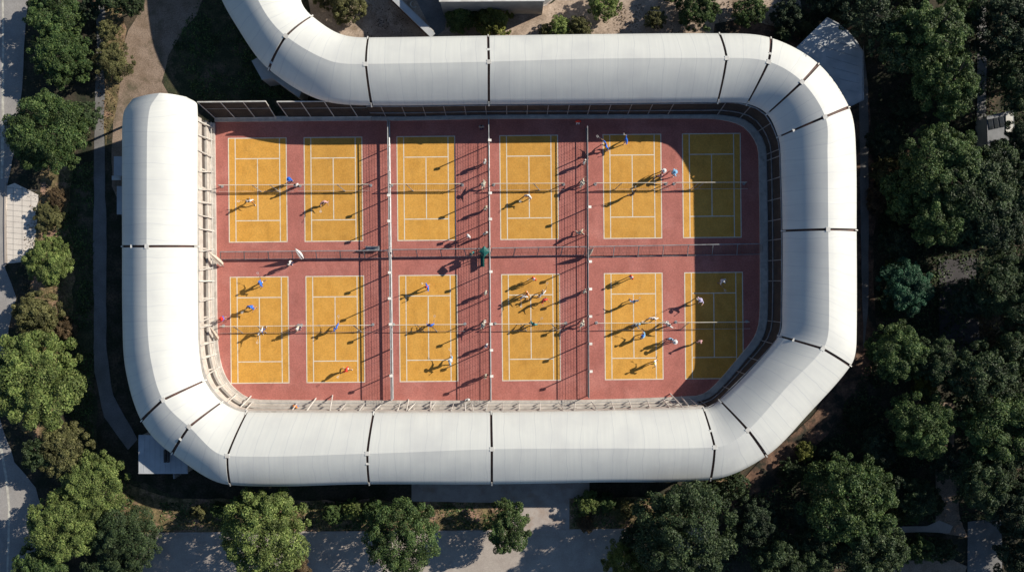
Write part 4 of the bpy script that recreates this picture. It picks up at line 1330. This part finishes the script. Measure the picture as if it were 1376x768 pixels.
PP = [
 # u, v, pose, facing, shirt, bottom, label, head, head colour, long, racket label
 (390,241,'stand',160,'blue','navy','person in blue top and wide blue hat beside the upper first court','hat','blue',0,None),
 (398,249,'stand',30,'white','navy','person in white top behind the one with the wide blue hat, upper left','hair',0,1,None),
 (335,269,'run',200,'white','orange','person in white top and orange shorts running on the upper first court','hair',1,0,'racket of the player running on the upper first court'),
 (435,270,'ready',190,'pink','white','person in pink top on the upper second court','hair',0,0,'racket of the pink topped player on the upper second court'),
 (711,262,'ready',150,'white','red','person in white top and red shorts below the net of the upper fourth court','hair',0,0,'racket of the player on the upper fourth court'),
 (815,196,'reach',100,'blue','yellow','person in blue top and yellow shorts in the left corner of the upper fifth court','hair',1,0,'racket of the corner player on the upper fifth court'),
 (842,188,'serve',110,'blue','white','person in blue top and white shorts at the back line of the upper fifth court','cap','blue',0,'racket of the back line player on the upper fifth court'),
 (851,260,'serve',60,'black','navy','person in black top under the net of the upper fifth court','hair',0,0,'racket of the black topped player on the upper fifth court'),
 (892,230,'stand',90,'white','red','person in white top and red shorts right of the upper fifth court','hat','white',0,None),
 (887,236,'stand',10,'pink','red','person in pink top close to the court line, first of the upper right trio','hair',1,0,None),
 (904,232,'ready',280,'lightblue','grey','person in light blue top, last of the upper right trio','hat','lightblue',0,None),
 (777,163,'stand',180,'red','white','person in red top in the shade under the upper canopy','cap','red',1,None),
 (630,317,'stand',130,'white','red','person in white top and red shorts beside the green umpire chair','cap','white',0,None),
 (634,340,'stand',210,'teal','grey','person in teal top waiting left of the green umpire chair','hair',2,1,None),
 (351,380,'run',120,'blue','white','person in blue top running at the back of the lower first court','hair',0,0,'racket of the player running on the lower first court'),
 (338,411,'ready',150,'blue','purple','person in blue top and purple shorts on the lower first court','hair',0,0,'racket of the purple shorts player on the lower first court'),
 (300,428,'stand',80,'blue','red','person in blue top and red and white hat by the pale left wall','hat','red',0,None),
 (351,443,'reach',220,'white','blue','person in white top and blue shorts at the net of the lower first court','hair',2,0,'racket of the net player on the lower first court'),
 (451,441,'reach',40,'blue','white','person in blue top and white shorts at the net of the lower second court','hair',2,0,'racket of the net player on the lower second court'),
 (464,496,'run',240,'red','white','person in red top at the back of the lower second court','cap','red',0,'racket of the red topped player on the lower second court'),
 (575,385,'serve',120,'blue','red','person in blue top and red shorts at the back of the lower third court','cap','red',0,'racket of the serving player on the lower third court'),
 (578,438,'ready',0,'blue','blue','person in all blue at the net of the lower third court','hair',0,0,'racket of the all blue player on the lower third court'),
 (606,486,'reach',60,'lightblue','white','person in light blue top at the back right of the lower third court','hat','white',0,'racket of the light blue player on the lower third court'),
 (718,374,'stand',140,'red','white','person in red top with white cap at the back of the lower fourth court','cap','white',0,'racket of the back line player on the lower fourth court'),
 (704,397,'ready',190,'white','purple','person in white top and purple shorts, left of the pair on the lower fourth court','hair',1,0,'racket of the left player of the pair on the lower fourth court'),
 (708,394,'stand',300,'orange','white','person in orange top close behind the purple shorts player, lower fourth court','hair',1,0,None),
 (728,396,'reach',30,'white','black','person in white top and black shorts on the lower fourth court','hair',0,0,'racket of the white topped player in black shorts, lower fourth court'),
 (731,402,'ready',210,'red','purple','person in red top and purple shorts, right of the lower fourth court centre line','hair',1,0,None),
 (716,436,'ready',330,'teal','navy','person in teal top at the net of the lower fourth court','hair',1,0,'racket of the teal player on the lower fourth court'),
 (849,372,'stand',120,'red','blue','person in red top and white cap at the back of the lower fifth court','cap','white',0,None),
 (852,405,'serve',20,'lightblue','red','person in light blue top swinging on the lower fifth court','hair',1,0,'racket of the swinging player on the lower fifth court'),
 (880,427,'reach',160,'white','red','person in white top and red shorts above the net of the lower fifth court','hair',1,0,'racket of the red shorts player on the lower fifth court'),
 (852,436,'stand',200,'grey','teal','person in grey top at the net of the lower fifth court','hair',0,0,None),
 (857,436,'stand',20,'lightblue','grey','person in pale blue top facing the grey topped one at the net','hair',2,0,None),
 (866,452,'ready',60,'lightblue','navy','person in light blue top below the net of the lower fifth court','cap','blue',0,'racket of the player below the net, lower fifth court'),
 (897,436,'reach',310,'white','white','person all in white stretching beside the net, right of the lower fifth court','hair',0,1,None),
 (901,455,'stand',160,'lightblue','blue','person in light blue top and blue shorts beside the one with the white round hat','hair',0,0,None),
 (907,459,'stand',60,'white','lightblue','person with wide white round hat right of the lower fifth court','hat','white',0,None),
 (881,487,'run',100,'white','orange','person in white top with yellow cap at the bottom of the lower fifth court','cap','yellow',0,'racket of the yellow capped player, lower fifth court'),
 (970,376,'ready',220,'white','grey','person in white top in the shade at the back of the lower sixth court','cap','white',0,'racket of the shaded back line player, lower sixth court'),
 (941,402,'serve',150,'lilac','white','person in lilac top in the shade on the lower sixth court','hat','lilac',0,'racket of the lilac topped player, lower sixth court'),
 (940,458,'stand',200,'pink','white','person in pink top in the shade below the net, lower sixth court','cap','pink',0,None),
 # people along the fences
 (651,217,'stand',250,'white','grey','person in white top along the middle fence, nearest the upper canopy','hair',2,1,None),
 (649,246,'reach',240,'cream','cream','person all in cream beside the middle fence, level with the upper nets','hat','cream',1,None),
 (652,279,'stand',230,'cream','grey','person in cream top and grey trousers left of the middle fence','hair',2,1,None),
 (652,313,'stand',210,'white','black','person in white top and black trousers just above the green umpire chair','hair',1,1,None),
 (652,393,'stand',250,'cream','navy','person in cream top first below the green umpire chair by the middle fence','cap','cream',1,None),
 (649,434,'reach',230,'cream','white','person in cream top beside the middle fence, level with the lower nets','hat','cream',1,None),
 (653,464,'stand',240,'white','navy','person in white top and navy trousers by the lower part of the middle fence','cap','navy',1,None),
 (652,505,'stand',260,'cream','black','person in cream top and black trousers by the lowest part of the middle fence','hair',2,1,None),
 (785,217,'stand',240,'white','grey','person in white top at the right hand fence above the upper nets','hair',2,1,None),
 (782,244,'reach',230,'cream','cream','person all in cream at the right hand fence, level with the upper nets','hat','cream',1,None),
 (779,311,'run',230,'cream','cream','person in cream clothes striding along the right hand fence, between the nets','hair',2,1,None),
 (785,391,'stand',240,'cream','navy','person in cream top and navy trousers at the right hand fence','cap','cream',1,None),
 (782,433,'reach',230,'cream','cream','person in cream clothes at the right hand fence, level with the lower nets','hat','cream',1,None),
 (389,353,'stand',240,'white','navy','person in white top standing by the folded white parasol','hair',0,1,None),
 (400,441,'stand',250,'cream','navy','person in cream top on the red strip between the lower first two courts','cap','white',1,None),
 (647,170,'stand',180,'grey','navy','person in grey top in the shade under the upper canopy, by the middle fence','hair',0,1,None),
 (398,545,'stand',150,'orange','blue','person in orange top and blue trousers on the lower ledge at left','hair',0,1,None),
 (628,536,'stand',190,'white','grey','person in white top on the lower ledge near the middle fence','hair',0,1,None),
]
for u, v, pose, face, sh, bt, lab, hd, hc, lg, rk in PP:
    person(u, v, pose, face, sh, bt, lab, hd, hc, bool(lg), rk, z=(.45 if v > 534 else None))

# ------------------------------------------------------------------ umpire chair, parasols
def umpire_chair(u, v, lab):
    p = W(u, v, 2.2); x, y = p.x, p.y
    root = empty('umpire_chair', (x, y, FZ), lab, 'umpire chair')
    def leg(a, b): 
        m_ = MB(); m_.tube(a, b, .035, n=6); m_.build('leg', M['green'], root)
    for sx in (-1, 1):
        for sy in (-1, 1): leg((x+sx*.52, y+sy*.48, FZ), (x+sx*.28, y+sy*.28, FZ+1.7))
    m_ = MB(); m_.box((x, y, FZ+1.73), (.62, .62, .07)); m_.build('seat', M['green'], root)
    m_ = MB(); m_.box((x+.29, y, FZ+2.1), (.05, .6, .6)); m_.build('backrest', M['green'], root)
    for s_ in (-1, 1):
        m_ = MB(); m_.box((x, y+s_*.30, FZ+1.98), (.5, .05, .05)); m_.tube((x-.2, y+s_*.30, FZ+1.76), (x-.2, y+s_*.30, FZ+1.97), .02); m_.build('armrest', M['green'], root)
    for k in range(5):
        z = .25+k*.3; xx = x-.52+.24*z/1.7
        m_ = MB(); m_.tube((xx, y-.42, FZ+z), (xx, y+.42, FZ+z), .022); m_.build('rung', M['green'], root)
    m_ = MB(); m_.lathe((x, y, FZ+2.62), [(.0,.24),(.30,.18),(.56,.08),(.60,.02),(.58,.0),(.30,.13),(.0,.19)], 4); m_.build('canopy', M['green'], root)
    for sy in (-1, 1):
        m_ = MB(); m_.tube((x+.28, y+sy*.28, FZ+1.7), (x+.2, y+sy*.2, FZ+2.84), .022); m_.build('pole', M['green'], root)
    return root
umpire_chair(651, 338, 'tall green umpire chair with a green canopy beside the middle fence')
def bench(u, v, rz, lab, m):
    p = W(u, v, .4)
    root = empty('bench', (p.x, p.y, FZ), lab, 'bench', 'benches by the fences', rz=R(rz))
    def lb(n, c, s_):
        mm = MB(); mm.box(Vector((0,0,0))+Vector(c), s_)
        me = bpy.data.meshes.new(n); me.from_pydata([tuple(q) for q in mm.v], [], mm.f); me.materials.append(m)
        o = bpy.data.objects.new(n, me); o.parent = root; col.objects.link(o)
    lb('seat', (0,0,.45), (.4, 1.5, .05)); lb('backrest', (.22,0,.72), (.05, 1.5, .3))
    for s_ in (-.6, .6): lb('leg', (0, s_, .21), (.36, .06, .42))
bench(648, 349, 0, 'green bench just below the green umpire chair', M['green'])
bench(501, 334, 90, 'grey bench at the row fence just left of the second column fence', M['greymetal'])
def parasol(u0, v0, z0, u1, v1, z1, lab, m, wid):
    a, b = W(u0, v0, z0), W(u1, v1, z1)
    root = empty('folded_parasol', (b.x, b.y, min(a.z, b.z)), lab, 'parasol', 'folded parasols')
    mm = MB(); n = 10
    q = (b-a).to_track_quat('Z', 'X').to_matrix(); L_ = (b-a).length
    prof = [(.03,0),(.4,.12),(.8,.35),(1.0,.68),(.85,.93),(.3,1.0)]
    rows = []
    for r_, t_ in prof:
        for k in range(n):
            an = 2*math.pi*k/n; rr_ = wid*r_*(1 if k % 2 else .72)
            mm.v.append(a + q @ Vector((math.cos(an)*rr_, math.sin(an)*rr_, L_*t_)))
    for j in range(len(prof)-1):
        for k in range(n): mm.f.append((j*n+k, j*n+(k+1)%n, (j+1)*n+(k+1)%n, (j+1)*n+k))
    mm.build('canvas', m, root)
    mm = MB(); mm.tube(a-(b-a).normalized()*.15, b+(b-a).normalized()*.45, .025, n=6); mm.build('pole', M['greymetal'], root)
parasol(281,339,3.2, 299,356,.5, 'folded cream parasol leaning on the pale left wall, the upper one', M['cloth'], .30)
parasol(282,439,3.0, 293,455,.5, 'folded cream parasol leaning on the pale left wall, the lower one', M['cloth'], .22)
parasol(397,334,2.6, 407,347,.5, 'folded white parasol leaning on the row fence, left part', M['whitecloth'], .26)
parasol(797,333,2.4, 789,344,.5, 'folded cream parasol leaning on the row fence, right of the third column fence', M['cloth'], .24)
